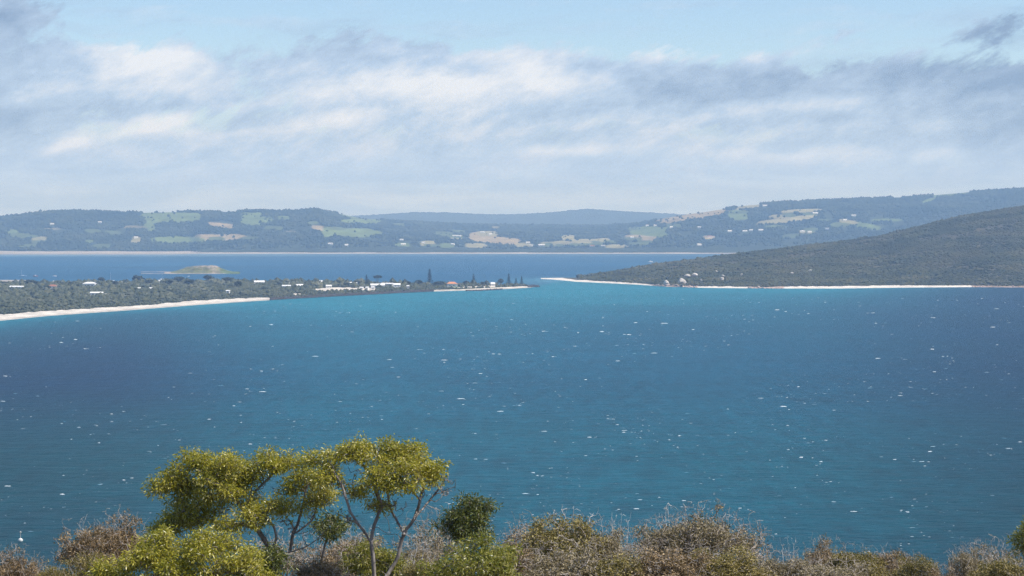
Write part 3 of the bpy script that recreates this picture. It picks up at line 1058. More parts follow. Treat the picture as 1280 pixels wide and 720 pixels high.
BOULDERS = [  # px, py base, width px, height px, label
    (853, 355.0, 9.5, 7.5, "largest pale rounded boulder above the pink shore rocks of the headland"),
    (833, 355.8, 7.0, 5.5, "pale grey boulder left of the largest one, close to the pink shore rocks"),
    (859.5, 346.0, 7.5, 3.0, "flat pale boulder slab in the scrub, left of a rounder one"),
    (868.5, 345.8, 7.5, 4.5, "tilted pale boulder right of the flat slab in the scrub"),
    (896, 340.5, 3.0, 2.6, "small pale boulder alone highest in the scrub above the shore"),
    (904, 345.8, 4.5, 2.4, "narrow pale boulder above another one right of the tilted boulder"),
    (902.5, 350.0, 5.5, 3.4, "pale boulder just below a narrow one in the lower scrub"),
    (927, 344.2, 3.0, 2.8, "small white boulder in the scrub, rightmost of those near the pink shore rocks"),
    (876.5, 351.5, 3.0, 2.8, "little pale boulder between the largest boulder and the lower scrub pair"),
    (1013, 339.5, 5.5, 2.4, "pale flat boulder on the scrub slope above the middle of the headland beach"),
    (990, 342.0, 4.5, 2.0, "faint pale boulder left of the flat boulder above the headland beach"),
]


def head_spot(px, py):
    return hit(px, py, head_z, float(head_df(np.array(float(px)))) + 1, float(interp(px, HEAD_DC)))


def build_head_scrub():
    g = np.random.default_rng(41)
    n = 105000
    px = g.uniform(700, 1500, n)
    df, dc = head_df(px), interp(px, HEAD_DC)
    D = df + (dc + 70 - df) * g.random(n)
    z = head_z(px, D)
    keep = (D - df) > interp(px, HEAD_BW) * 0.95
    keep &= (z > 1.6) & (g.random(n) < (dc + 70 - df) / 1400 + 0.05)
    keep &= (px < 1300) | (g.random(n) < 0.4)
    py = proj_y(D, z)
    for cx, cy, rx, ry, tl in HEAD_BARE:
        q = ((px - cx) / rx) ** 2 + ((py - cy - tl * (px - cx)) / ry) ** 2
        keep &= ~((q < 0.6 + 0.9 * fbm(px / 9.0, D / 60, 83, 3)) & (g.random(n) < 0.8))
    keep &= g.random(n) < 0.45 + 0.9 * fbm((px - 640) / F * D / 60, D / 90, 47, 3)
    for bx, by, w, h, lb in BOULDERS:
        keep &= ~((np.abs(px - bx) < w * 0.5 + 0.5) & (py > by - h * 0.5) & (py < by + 1.9))
    px, D, z = px[keep], D[keep], z[keep]
    cl = fbm((px - 640) / F * D / 45, D / 60, 49, 3)
    r = g.uniform(1.3, 3.0, len(px)) * (0.7 + 0.7 * cl)
    h = r * g.uniform(0.6, 1.15, len(px))
    tall = g.random(len(px)) < 0.07 * (cl > 0.5)
    r[tall] *= 1.5
    h[tall] *= 1.9
    domes("heath_scrub", (px - 640) / F * D, D, z, r, h, M['scrub_head'], "brown-green heath covering the headland slope", "scrub", 4)


build_head_scrub()


# --- the small island in the lagoon
def island_z(px, D):
    crest = interp(px, [(176, -0.5), (204, -0.5), (212, 0.6), (220, 4.0), (230, 9.5), (240, 13.5), (252, 16.3), (262, 16.8), (269, 15.5), (276, 9.5), (284, 4.8), (291, 1.5), (300, 0)])
    t = (D - 4650) / 110.0
    sec = np.clip(1 - np.abs(t) ** 1.6, -0.4, 1)
    x = (px - 640) / F * D
    return np.where(sec > 0, crest * sec ** 0.8, sec * 4) + (fbm(x / 14, D / 18, 3, 3) - 0.5) * 5.5 * np.minimum(1, crest / 9) * (sec > 0) + 0.25 * (sec > 0)


def island_col(px, D, Z):
    c = np.empty(px.shape + (3,))
    n = fbm(px / 4.0, D / 22.0, 19, 3)[..., None]
    m2 = fbm(px / 2.2, D / 9.0, 29, 4)[..., None]
    c[:] = np.array([0.13, 0.14, 0.065]) * (0.5 + 0.9 * n)
    q = np.clip((Z - 11.5) / 5.0 + (m2[..., 0] - 0.5) * 2.4, 0, 1) + np.clip(1.1 - np.abs(px - 268) / 8.0, 0, 1) * m2[..., 0] * 1.1
    q = np.clip(q, 0, 1)[..., None]
    c = c * (1 - q) + np.array([0.32, 0.27, 0.215]) * (0.7 + 0.5 * m2) * q
    g = np.clip((px - 274) / 6.0, 0, 1)[..., None]
    c = c * (1 - g) + np.array([0.10, 0.14, 0.055]) * (0.6 + 0.8 * n) * g
    low = (Z < 1.3)[..., None] * np.clip((284 - px) / 6, 0, 1)[..., None]
    c = c * (1 - low) + np.array([0.34, 0.30, 0.25]) * low
    return c


o = terrain("island", np.arange(176, 300.1, 1.0), np.linspace(0, 1, 40), lambda px, t: 4525 + t * 250 + 0 * px, island_z, island_col, M['ground'])
tag(o, "small grassy island with a pale rocky top in the lagoon", "island", kind='structure')
o = terrain("sandbar", np.arange(-160, 40.1, 2.0), np.linspace(0, 1, 16), lambda px, t: 3880 + 130 * t + 0 * px,
            lambda px, D: 0.7 * np.clip(1 - ((D - 3945) / 60) ** 2, -0.6, 1) * np.clip((38 - px) / 25, -0.3, 1), lambda px, D, Z: np.array([0.36, 0.33, 0.29]) + 0 * D[..., None], M['ground'])
tag(o, "pale sandbar behind the spit", "sandbar", kind='structure')

# ------------------------------------------------------------------ rocks
def rock_points(r, g, rough=0.25):
    import bmesh
    bm = bmesh.new()
    bmesh.ops.create_icosphere(bm, subdivisions=2, radius=1.0)
    co = np.array([v.co[:] for v in bm.verts])
    fa = np.array([[v.index for v in f.verts] for f in bm.faces])
    bm.free()
    s = g.uniform(0, 50)
    d = 1 + rough * (fbm(co[:, 0] * 1.3 + s, co[:, 1] * 1.3 + co[:, 2] * 1.7 + s, 3, 3) - 0.5) * 2
    co = co * d[:, None]
    # a few flat cleavage faces
    for k in range(5):
        nrm = g.normal(0, 1, 3)
        nrm /= np.linalg.norm(nrm)
        q = co @ nrm
        lim = g.uniform(0.62, 0.9)
        co = co - np.clip(q - lim, 0, None)[:, None] * nrm
    return co * np.asarray(r), fa


def build_boulders():
    g = np.random.default_rng(6)
    for bx, by, w, h, lb in BOULDERS:
        q = head_spot(bx, by)
        s = q[1] / F
        co, fa = rock_points((w * s * 0.5 * 1.15, w * s * 0.42, h * s * 0.62), g, 0.42)
        me = mesh_np("boulder", co, [fa], False, [M['rock_pale']])
        o = link("boulder", me)
        o.location = (q[0], q[1] + w * s * 0.3, q[2] + h * s * 0.42)
        o.rotation_euler = (0, g.normal(0, 0.1), g.uniform(-0.4, 0.4))
        tag(o, lb, "boulder", "pale boulders in the headland scrub")
    # water-worn pink rocks along the shore
    protos = []
    for k in range(4):
        co, fa = rock_points((2.6, 2.2, 1.7), g, 0.35)
        protos.append(mesh_np("shore_rock", co, [fa], False, [M['rock_pink']]))
    spots = [(818 + 2.1 * i, 'a') for i in range(26)] + [(936 + 3.2 * i, 'b') for i in range(14)] + [(1216 + 4.5 * i, 'c') for i in range(15)]
    lab = {'a': ("pink weathered rock on the waterline below the largest boulder", "pink shore rocks below the boulders"),
           'b': ("pinkish rock on the waterline between the two pale beaches of the headland", "shore rocks between the headland beaches"),
           'c': ("brown rock on the waterline at the right end of the headland beach", "shore rocks at the right end of the beach")}
    for px, k in spots:
        px += g.uniform(-1, 1)
        D = float(head_df(np.array(px))) + g.uniform(-3, 9)
        o = link("shore_rock", protos[g.integers(0, 4)])
        z = float(head_z(np.array([px]), np.array([D]))[0])
        o.location = ((px - 640) / F * D, D, max(z, 0) + 0.4)
        sc = g.uniform(0.5, 1.25) * (0.6 if k == 'c' else 1.0)
        o.scale = (sc * g.uniform(0.9, 1.7), sc, sc * g.uniform(0.7, 1.2))
        o.rotation_euler = (0, 0, g.uniform(0, 6.28))
        tag(o, lab[k][0], "rock", lab[k][1])


build_boulders()


def rubble(name, line, rows, size, g, label, cat):
    """a wall of tipped stone: many blocks that belong to one wall"""
    V, Fc, n = [], [], 0
    shapes = [rock_points((1, 0.9, 0.8), g, 0.4) for _ in range(5)]
    line = np.array(line, float)
    seg = np.linalg.norm(np.diff(line, axis=0), axis=1)
    cum = np.concatenate([[0], np.cumsum(seg)])
    for dy, z in rows:
        s = 0.0
        while s < cum[-1]:
            x, y = np.interp(s, cum, line[:, 0]), np.interp(s, cum, line[:, 1])
            co, fa = shapes[g.integers(0, 5)]
            a = g.uniform(0, 6.28)
            R = np.array([[math.cos(a), -math.sin(a), 0], [math.sin(a), math.cos(a), 0], [0, 0, 1]])
            k = size * g.uniform(0.7, 1.25)
            V.append(co * k @ R.T + np.array([x, y + dy + g.normal(0, 0.3), z + g.normal(0, 0.2)]))
            Fc.append(fa + n)
            n += len(co)
            s += size * g.uniform(1.0, 1.6)
    me = mesh_np(name, np.concatenate(V), [np.concatenate(Fc)], False, [M['rock_dark']])
    return tag(link(name, me), label, cat)


gr = np.random.default_rng(17)
wall_line = [[(p - 640) / F * spit_df(np.array(float(p))), spit_df(np.array(float(p)))] for p in range(338, 548, 6)]
rubble("rock_seawall", wall_line, [(0, 0.3), (2.0, 1.4), (3.8, 2.4)], 1.5, gr, "long dark stone sea wall along the middle of the spit shore", "sea wall")
gl = [P(583, 364.0, sea_d(364.0))[:2], P(600, 363.6, sea_d(363.6))[:2], P(628, 361.9, sea_d(361.9))[:2]]
rubble("rock_groyne", gl, [(0, 0.2), (1.6, 0.9)], 1.4, gr, "short dark rock groyne lying off the pale beach near the spit tip", "groyne")
tl = [P(661, 359.4, sea_d(359.4))[:2], P(667, 359.0, sea_d(359.0))[:2], P(674, 358.9, sea_d(358.9))[:2]]
rubble("rock_outcrop", tl, [(0, 0.3), (3, 1.5), (5, 2.6), (9, 1.6)], 1.9, gr, "dark rocks piled at the very tip of the spit", "rocks")

# ------------------------------------------------------------------ houses
def make_house(kind, w, d, h, roof_h, wall, roof, windows=2):
    """origin at the middle of the base; front faces the lookout (-Y)"""
    root = bpy.data.objects.new("house", None)
    COL.objects.link(root)
    MB().box(-w / 2, w / 2, -d / 2, d / 2, -1.5, h).build("wall", wall, root)
    e = 0.5
    r = MB()
    t = 0.25
    for z0 in (0.0,):
        a = [(-w / 2 - e, -d / 2 - e, h), (w / 2 + e, -d / 2 - e, h), (w / 2 + e, d / 2 + e, h), (-w / 2 - e, d / 2 + e, h)]
        hip = 0.0 if kind != 'hip' else d * 0.45
        ridge = [(-w / 2 - e + hip, 0, h + roof_h), (w / 2 + e - hip, 0, h + roof_h)]
        low = [(p[0], p[1], p[2] + 0.02) for p in a]
        r.add(low + ridge, [(0, 1, 5, 4), (2, 3, 4, 5), (1, 2, 5), (3, 0, 4), (3, 2, 1, 0)])
    r.build("roof", roof, root)
    for i in range(windows):
        xx = -w / 2 + w * (i + 0.8) / (windows + 0.6)
        MB().box(xx - 0.9, xx + 0.9, -d / 2 - 0.06, -d / 2 - 0.003, 1.0, min(h - 0.4, 2.3)).build("window", M['glass'], root)
    MB().box(w * 0.5 - 1.9, w * 0.5 - 0.9, -d / 2 - 0.07, -d / 2 - 0.003, 0.1, 2.1).build("door", M['grey_roof'], root)
    return root


KINDS = {'long': ('gable', 1.0, 8, 3.4, 1.6, 'white_wall', 'white_roof', 3), 'gable': ('gable', 1.0, 9, 3.6, 2.6, 'white_wall', 'white_roof', 2),
         'red': ('hip', 1.0, 9, 3.4, 2.6, 'white_wall', 'red_roof', 2), 'big': ('hip', 1.0, 11, 4.6, 2.6, 'white_wall', 'white_roof', 3),
         'orange': ('hip', 1.0, 10, 4.4, 3.2, 'white_wall', 'orange_roof', 2), 'shed': ('gable', 1.0, 5, 3.0, 1.2, 'white_wall', 'white_roof', 1),
         'w': ('gable', 1.0, 10, 4.2, 3.0, 'white_wall', 'white_roof', 2), 'g': ('gable', 1.0, 10, 4.0, 2.8, 'white_wall', 'grey_roof', 2),
         'r': ('hip', 1.0, 10, 4.2, 3.0, 'white_wall', 'red_roof', 2), 'y': ('gable', 1.0, 10, 4.4, 2.6, 'cream_wall', 'grey_roof', 2)}
proto = {}


def place_house(q, w, kind, label, group, name, rz):
    key = (kind, 'shed' if kind == 'shed' else '')
    if key not in proto:
        k = KINDS[kind]
        w0 = 5 if kind == 'shed' else 15
        proto[key] = (make_house(k[0], w0, k[2], k[3], k[4], M[k[5]], M[k[6]], k[7]), w0, False)
        root, w0, _ = proto[key]
        root.location = tuple(q)
        root.rotation_euler = (0, 0, rz)
        tag(root, label, "shed" if kind == 'shed' else "house", group)
    else:
        root, w0, _ = proto[key]
        root = copy_thing(root, q, label, "shed" if kind == 'shed' else "house", group, rz)
    root.scale = (w / w0, 1, 1)
    root.name = name
    for c in root.children:
        pass
    return root


gh = random.Random(3)
for px, py, w, kd, lb in SPIT_HOUSES:
    q = spit_spot(px, py)
    q[2] += 0.4
    place_house(q, w, kd, lb, "sheds on the spit" if kd == 'shed' else "houses on the spit", "shed" if kd == 'shed' else "house", gh.uniform(-0.25, 0.25))
for px, py, w, kd, lb in FAR_HOUSES:
    q = hit(px, py + 0.8, far_z, 8150, float(interp(px, FAR_DC)))
    place_house(q, w, kd, lb, "houses across the lagoon", "house", gh.uniform(-0.3, 0.3))

# ------------------------------------------------------------------ trees on the spit
def leaf_cloud(centers, sizes, g, per, leaf):
    """many leaf-clump faces spread through a crown"""
    n = len(centers) * per
    c = np.repeat(centers, per, 0)
    s = np.repeat(sizes, per, 0)
    d = g.normal(0, 1, (n, 3))
    d /= np.linalg.norm(d, axis=1)[:, None]
    p = c + d * s * (g.random((n, 1)) ** 0.35)
    a = g.normal(0, 1, (n, 3))
    b = np.cross(a, d + g.normal(0, 0.6, (n, 3)))
    a = np.cross(b, d)
    a /= np.linalg.norm(a, axis=1)[:, None] + 1e-6
    b /= np.linalg.norm(b, axis=1)[:, None] + 1e-6
    L = leaf * g.uniform(0.6, 1.4, (n, 1))
    V = np.stack([p - a * L, p - b * L * 0.7, p + a * L, p + b * L * 0.7 + d * L * 0.3], 1)
    return V.reshape(-1, 3), np.arange(4 * n).reshape(-1, 4)


def make_shore_tree(seed, h, w, flat=False):
    g = np.random.default_rng(seed)
    root = bpy.data.objects.new("shore_tree", None)
    COL.objects.link(root)
    n = 26
    u = g.normal(0, 1, (n, 3))
    u /= np.linalg.norm(u, axis=1)[:, None]
    u[:, 2] = np.abs(u[:, 2]) * (0.35 if flat else 1.0) - (0.0 if flat else 0.3)
    cen = u * np.array([w * 0.36, w * 0.36, h * (0.2 if flat else 0.34)]) * g.uniform(0.5, 1, (n, 1)) + np.array([0, 0, h * (0.80 if flat else 0.58)])
    sz = np.full((n, 3), 1.0) * w * np.array([0.16, 0.16, 0.085 if flat else 0.13]) * g.uniform(0.7, 1.3, (n, 1))
    V, Fc = leaf_cloud(cen, sz, g, 46, 0.55)
    link("crown", mesh_np("crown", V, [Fc], False, [M['far_tree']]), root)
    t = MB()
    for k in range(4):
        a = k * 1.6 + g.uniform(0, 1)
        dx, dy = math.cos(a) * w * 0.22, math.sin(a) * w * 0.22
        rings = []
        for s in np.linspace(0, 1, 4):
            rr = 0.42 * (1 - 0.6 * s)
            cx, cy, cz = dx * s ** 1.6, dy * s ** 1.6, h * 0.75 * s
            rings.append([(cx + rr * math.cos(q * 1.2566), cy + rr * math.sin(q * 1.2566), cz) for q in range(5)])
        t.loft(rings)
    t.build("trunk", M['trunk_far'], root)
    return root


def make_pine(seed, h):
    """Norfolk pine: straight trunk with flat whorls of drooping branches, narrowing to a spire"""
    g = np.random.default_rng(seed)
    root = bpy.data.objects.new("pine_tree", None)
    COL.objects.link(root)
    MB().lathe([(0.5, -1), (0.35, h * 0.4), (0.06, h)], 7).build("trunk", M['trunk_far'], root)
    V, n = [], 0
    lev = 17
    for i in range(lev):
        s = i / (lev - 1)
        z = h * (0.12 + 0.87 * s)
        R = (h * 0.25 * (1 - s) ** 0.75 + 0.2) * g.uniform(0.7, 1.15)
        for k in range(7):
            a = k * 0.898 + i * 1.3 + g.uniform(-.2, .2)
            ln = R * g.uniform(0.7, 1.15)
            m = 7
            q = np.linspace(0.1, 1, m)[:, None]
            base = np.array([math.cos(a), math.sin(a), 0])
            c = base * ln * q + np.array([0, 0, 1]) * (z + ln * (0.25 * q ** 2 - 0.1))
            for cc in c:
                for rep in range(2):
                    d1 = g.normal(0, 1, 3)
                    d1 /= np.linalg.norm(d1)
                    d2 = np.cross(d1, g.normal(0, 1, 3))
                    d2 /= np.linalg.norm(d2) + 1e-6
                    l1 = g.uniform(0.3, 0.65)
                    V.append([cc - d1 * l1, cc - d2 * l1 * .5, cc + d1 * l1, cc + d2 * l1 * .5])
    V = np.array(V)
    link("crown", mesh_np("crown", V.reshape(-1, 3), [np.arange(len(V) * 4).reshape(-1, 4)], False, [M['pine']]), root)
    return root


SHORE_TREES = [  # px, py of the top, height m, width px, label
    (5, 351, 9, 14, "dark tree at the left edge of the spit behind the long white house"),
    (38, 348.5, 12, 22, "broad dark tree right of the long white house at the left end of the spit"),
    (56, 350, 10, 15, "dark tree between the broad one and the red-roofed house"),
    (88, 352, 8, 11, "low dark tree between the red-roofed house and the largest white house"),
    (126, 345.5, 13, 13, "tall dark tree left of the moored yacht's mast"),
    (142, 350, 10, 12, "dark tree in front of the moored yacht"),
    (172, 342.5, 15, 21, "tall rounded dark tree standing out on the back of the spit left of the island"),
    (186, 348.5, 11, 13, "lower dark tree at the right side of the tall rounded one"),
    (212, 349, 11, 15, "dark tree on the left shoulder of the wide clump below the island"),
    (223, 344.5, 14, 20, "highest tree of the wide clump below the island"),
    (237, 348, 12, 15, "dark tree on the right shoulder of the wide clump below the island"),
    (260, 342.5, 15, 17, "reddish-dark tall tree at the right foot of the island"),
    (284, 345, 13, 20, "broad tree right of the island behind the scrub"),
    (298, 350, 15, 12, "dark green upright tree in the scrub left of the gabled house"),
    (345, 351, 9, 14, "rounded tree right of the lone gabled house"),
    (386, 351, 10, 12, "dark tree left of the low hut pair"),
    (421, 349.5, 11, 14, "dark tree right of the low hut pair"),
    (433, 352, 9, 12, "low tree left of the white sheds by the narrow pine"),
    (509, 351, 9, 14, "rounded tree between the white houses and the tallest pine"),
    (523, 349, 11, 15, "full tree at the left foot of the tallest pine"),
    (548, 350.5, 11, 17, "full tree at the right foot of the tallest pine"),
    (583, 350, 10, 10, "small tree between the orange roof and the thin pine"),
    (604, 351, 9, 13, "small tree right of the thin pine near the spit tip"),
    (626, 347.5, 12, 10, "bushy tree at the left foot of the tall tip pine"),
]
PINES = [
    (458, 343, 18, "narrow dark pine left of the umbrella-shaped tree"),
    (537, 336, 28, "tallest pine standing alone in the middle of the spit"),
    (592, 342, 20, "thin faint pine between the orange roof and the spit tip"),
    (636, 341.5, 21, "tall pine nearest the tip, taller of the tip pair"),
    (645, 347, 13, "short pine between the two taller tip pines"),
    (652, 345, 15, "last pine at the tip of the spit"),
]


def place_by_top(px, py, h):
    d = 3400.0
    for _ in range(6):
        dd = min(max(d, float(spit_df(np.array(float(px)))) + 20), float(interp(px, SPIT_B)) - 20)
        zg = float(spit_z(np.array([float(px)]), np.array([dd]))[0])
        d = (EYE - zg - h) * F / (py - HZ)
    d = min(max(d, float(spit_df(np.array(float(px)))) + 15), float(interp(px, SPIT_B)) - 15)
    zg = float(spit_z(np.array([float(px)]), np.array([d]))[0])
    top = EYE + (HZ - py) * d / F
    return np.array([(px - 640) / F * d, d, zg]), (top - zg)


tree_protos = [make_shore_tree(100 + i, 12, 14) for i in range(5)]
used = 0
for i, (px, py, h, w, lb) in enumerate(SHORE_TREES):
    q, hh = place_by_top(px, py, h)
    s = w * q[1] / F / 14
    if i < 5:
        o = tree_protos[i]
        o.location = tuple(q)
        tag(o, lb, "tree", "trees on the spit")
    else:
        o = copy_thing(tree_protos[i % 5], q, lb, "tree", "trees on the spit", rz=i * 1.3)
    o.scale = (s, s, hh / 12)
q, hh = place_by_top(472, 343.5, 16)
o = make_shore_tree(200, 12, 14, True)
o.name = "umbrella_tree"
o.location = tuple(q)
o.scale = (12 * q[1] / F / 14,) * 2 + (hh / 12,)
tag(o, "flat-topped umbrella-shaped tree above the wide white house on the spit", "tree")
pine_protos = [make_pine(300 + i, 20) for i in range(2)]
for i, (px, py, h, lb) in enumerate(PINES):
    q, hh = place_by_top(px, py, h)
    if i < 2:
        o = pine_protos[i]
        o.location = tuple(q)
        tag(o, lb, "pine", "pines on the spit")
    else:
        o = copy_thing(pine_protos[i % 2], q, lb, "pine", "pines on the spit", rz=i * 0.9)
    o.scale = (hh / 20,) * 3

# ------------------------------------------------------------------ boats and the buoy
def make_yacht(name, L, hull, mast_h, boom=True):
    root = bpy.data.objects.new(name, None)
    COL.objects.link(root)
    m = MB()
    rings = []
    for s in np.linspace(0, 1, 9):
        x = -L / 2 + L * s
        b = L * 0.15 * (1 - (max(0, s - 0.35) / 0.65) ** 2.2) * (0.8 + 0.2 * min(1, s / 0.3)) + 0.03
        sheer = 1.1 + 0.45 * s ** 2
        rings.append([(x, -b, sheer), (x, -b * 0.85, 0.2), (x, -b * 0.3, -0.5), (x, b * 0.3, -0.5), (x, b * 0.85, 0.2), (x, b, sheer)])
    m.loft(rings)
    m.build("hull", hull, root)
    c = MB()
    c.loft([[(-L * 0.2, -0.9, 1.1), (L * 0.18, -0.7, 1.2), (L * 0.18, 0.7, 1.2), (-L * 0.2, 0.9, 1.1)],
            [(-L * 0.17, -0.7, 1.9), (L * 0.08, -0.55, 1.8), (L * 0.08, 0.55, 1.8), (-L * 0.17, 0.7, 1.9)]])
    c.build("cabin", M['hull_white'], root)
    MB().lathe([(0.16, 1.1), (0.13, mast_h * 0.7), (0.08, mast_h)], 8, (L * 0.1, 0)).build("mast", M['mast'], root)
    if boom:
        b = MB()
        b.loft([[(L * 0.09, 0.16 * math.cos(a), 2.7 + 0.22 * math.sin(a)) for a in np.arange(0, 6.2, 1.05)],
                [(-L * 0.33, 0.12 * math.cos(a), 2.6 + 0.16 * math.sin(a)) for a in np.arange(0, 6.2, 1.05)]])
        b.build("boom", M['sailcover'], root)
    return root


def make_motorboat(name, L, hull):
    root = bpy.data.objects.new(name, None)
    COL.objects.link(root)
    m = MB()
    rings = []
    for s in np.linspace(0, 1, 8):
        x = -L / 2 + L * s
        b = L * 0.17 * (1 - (max(0, s - 0.5) / 0.5) ** 2.0) + 0.04
        sh = 1.2 + 0.7 * s ** 2
        rings.append([(x, -b, sh), (x, -b * 0.8, 0.1), (x, 0, -0.4), (x, b * 0.8, 0.1), (x, b, sh)])
    m.loft(rings)
    m.build("hull", hull, root)
    c = MB()
    c.loft([[(-L * 0.18, -1.1, 1.2), (L * 0.2, -0.9, 1.4), (L * 0.2, 0.9, 1.4), (-L * 0.18, 1.1, 1.2)],
            [(-L * 0.15, -1.0, 3.0), (L * 0.08, -0.8, 3.0), (L * 0.08, 0.8, 3.0), (-L * 0.15, 1.0, 3.0)]])
    cb = c.build("cabin", M['hull_white'], root)
    MB().box(-L * 0.10, L * 0.05, -1.12, -1.06, 2.0, 2.6).build("window", M['glass'], cb)
    return root


def at_sea(px, py):
    return P(px, py, sea_d(py))


y1 = make_yacht("sailing_yacht", 17, M['hull_blue'], 15)
y1.location = tuple(at_sea(28, 345.2))
y1.rotation_euler = (0, 0, math.radians(172))
tag(y1, "light blue sailing yacht moored in the lagoon at the far left", "yacht", "yachts moored in the lagoon")
y2 = make_yacht("sailing_yacht", 19, M['hull_white'], 17)
y2.location = tuple(at_sea(137, 351.2))
y2.rotation_euler = (0, 0, math.radians(8))
tag(y2, "white yacht with a tall mast moored behind the spit trees", "yacht", "yachts moored in the lagoon")
o = copy_thing(y2, at_sea(202, 349.5), "yacht of which mainly the thin mast shows between dark spit trees", "yacht", "yachts moored in the lagoon", 0.9, (0.7, 0.7, 0.85))
o = copy_thing(y2, at_sea(236, 345.6), "small white yacht with its mast just in front of the island", "yacht", "yachts moored in the lagoon", 1.3, (0.45, 0.45, 0.6))
mb = make_motorboat("motorboat", 10, M['hull_white'])
mb.location = tuple(at_sea(231, 341.4))
mb.rotation_euler = (0, 0, 0.3)
tag(mb, "white motorboat anchored on the near side of the island", "motorboat", "motorboats in the lagoon")
mr = make_motorboat("motorboat", 10, M['hull_red'])
mr.location = tuple(at_sea(44, 345.5))
mr.rotation_euler = (0, 0, 2.9)
tag(mr, "faded red motorboat right of the light blue yacht", "motorboat", "motorboats in the lagoon")
copy_thing(mb, at_sea(68, 345.5), "white motorboat in open water right of the faded red one", "motorboat", "motorboats in the lagoon", 0.1, (0.9, 0.9, 0.8))
copy_thing(mb, at_sea(67, 352.0), "small white motorboat close behind the spit above the red-roofed house", "motorboat", "motorboats in the lagoon", 1.2, (0.7, 0.7, 0.7))
copy_thing(mb, at_sea(813, 327.7), "large white motorboat off the wooded slope of the headland", "motorboat", "motorboats in the lagoon", 0.2, (1.35, 1.35, 1.5))
copy_thing(mb, at_sea(820, 327.9), "low white motorboat just right of the large one off the headland", "motorboat", "motorboats in the lagoon", 2.8, (0.9, 0.9, 0.55))


def build_buoy():
    q = at_sea(25.5, 676.5)
    t = thing("marker_buoy", q, "white marker buoy with a short post floating near the lower left shore", "buoy")
    MB().lathe([(0.12, -0.5), (0.62, -0.15), (0.78, 0.15), (0.74, 0.5), (0.5, 0.85), (0.2, 1.0)], 16).build("float", M['buoy_white'], t, True)
    MB().lathe([(0.11, 1.0), (0.10, 2.5)], 8).build("post", M['buoy_post'], t)
    tm = MB()
    tm.lathe([(0.03, 2.5), (0.30, 2.62), (0.30, 3.05), (0.03, 3.2)], 10)
    tm.build("topmark", M['buoy_post'], t)


build_buoy()

# ------------------------------------------------------------------ the slope below the lookout
def slope_z(x, y):
    base = np.interp(y, [-300, -20, 6, 30, 55, 66, 78, 120, 430, 470], [112, 101, 98.3, 93.6, 89.3, 87.6, 85.2, 74.0, -2.5, -3])
    return base + (fbm(x / 9 + 50, y / 9 + 50, 61, 4) - 0.5) * 0.8 * np.clip((y - 5) / 20, 0, 1)


def build_slope():
    xs = np.unique(np.concatenate([np.arange(-60, 61, 1.5), np.linspace(-600, 600, 70)]))
    ys = np.unique(np.concatenate([np.linspace(-300, 0, 20), np.arange(0, 110, 1.5), np.linspace(112, 468, 50)]))
    X, Y = np.meshgrid(xs, ys)
    Z = slope_z(X, Y)
    n = fbm(X / 2.2, Y / 2.2, 62, 4)[..., None]
    c = np.array([0.10, 0.075, 0.048]) * (1 - n) + np.array([0.20, 0.165, 0.12]) * n
    me = mesh_np("hillside", np.stack([X, Y, Z], -1).reshape(-1, 3), [grid_faces(*X.shape)], True, [M['ground']])
    color_attr(me, 'ground', c.reshape(-1, 3))
    tag(link("hillside", me), "brown scrubby slope below the lookout", "hillside", kind='structure')


build_slope()


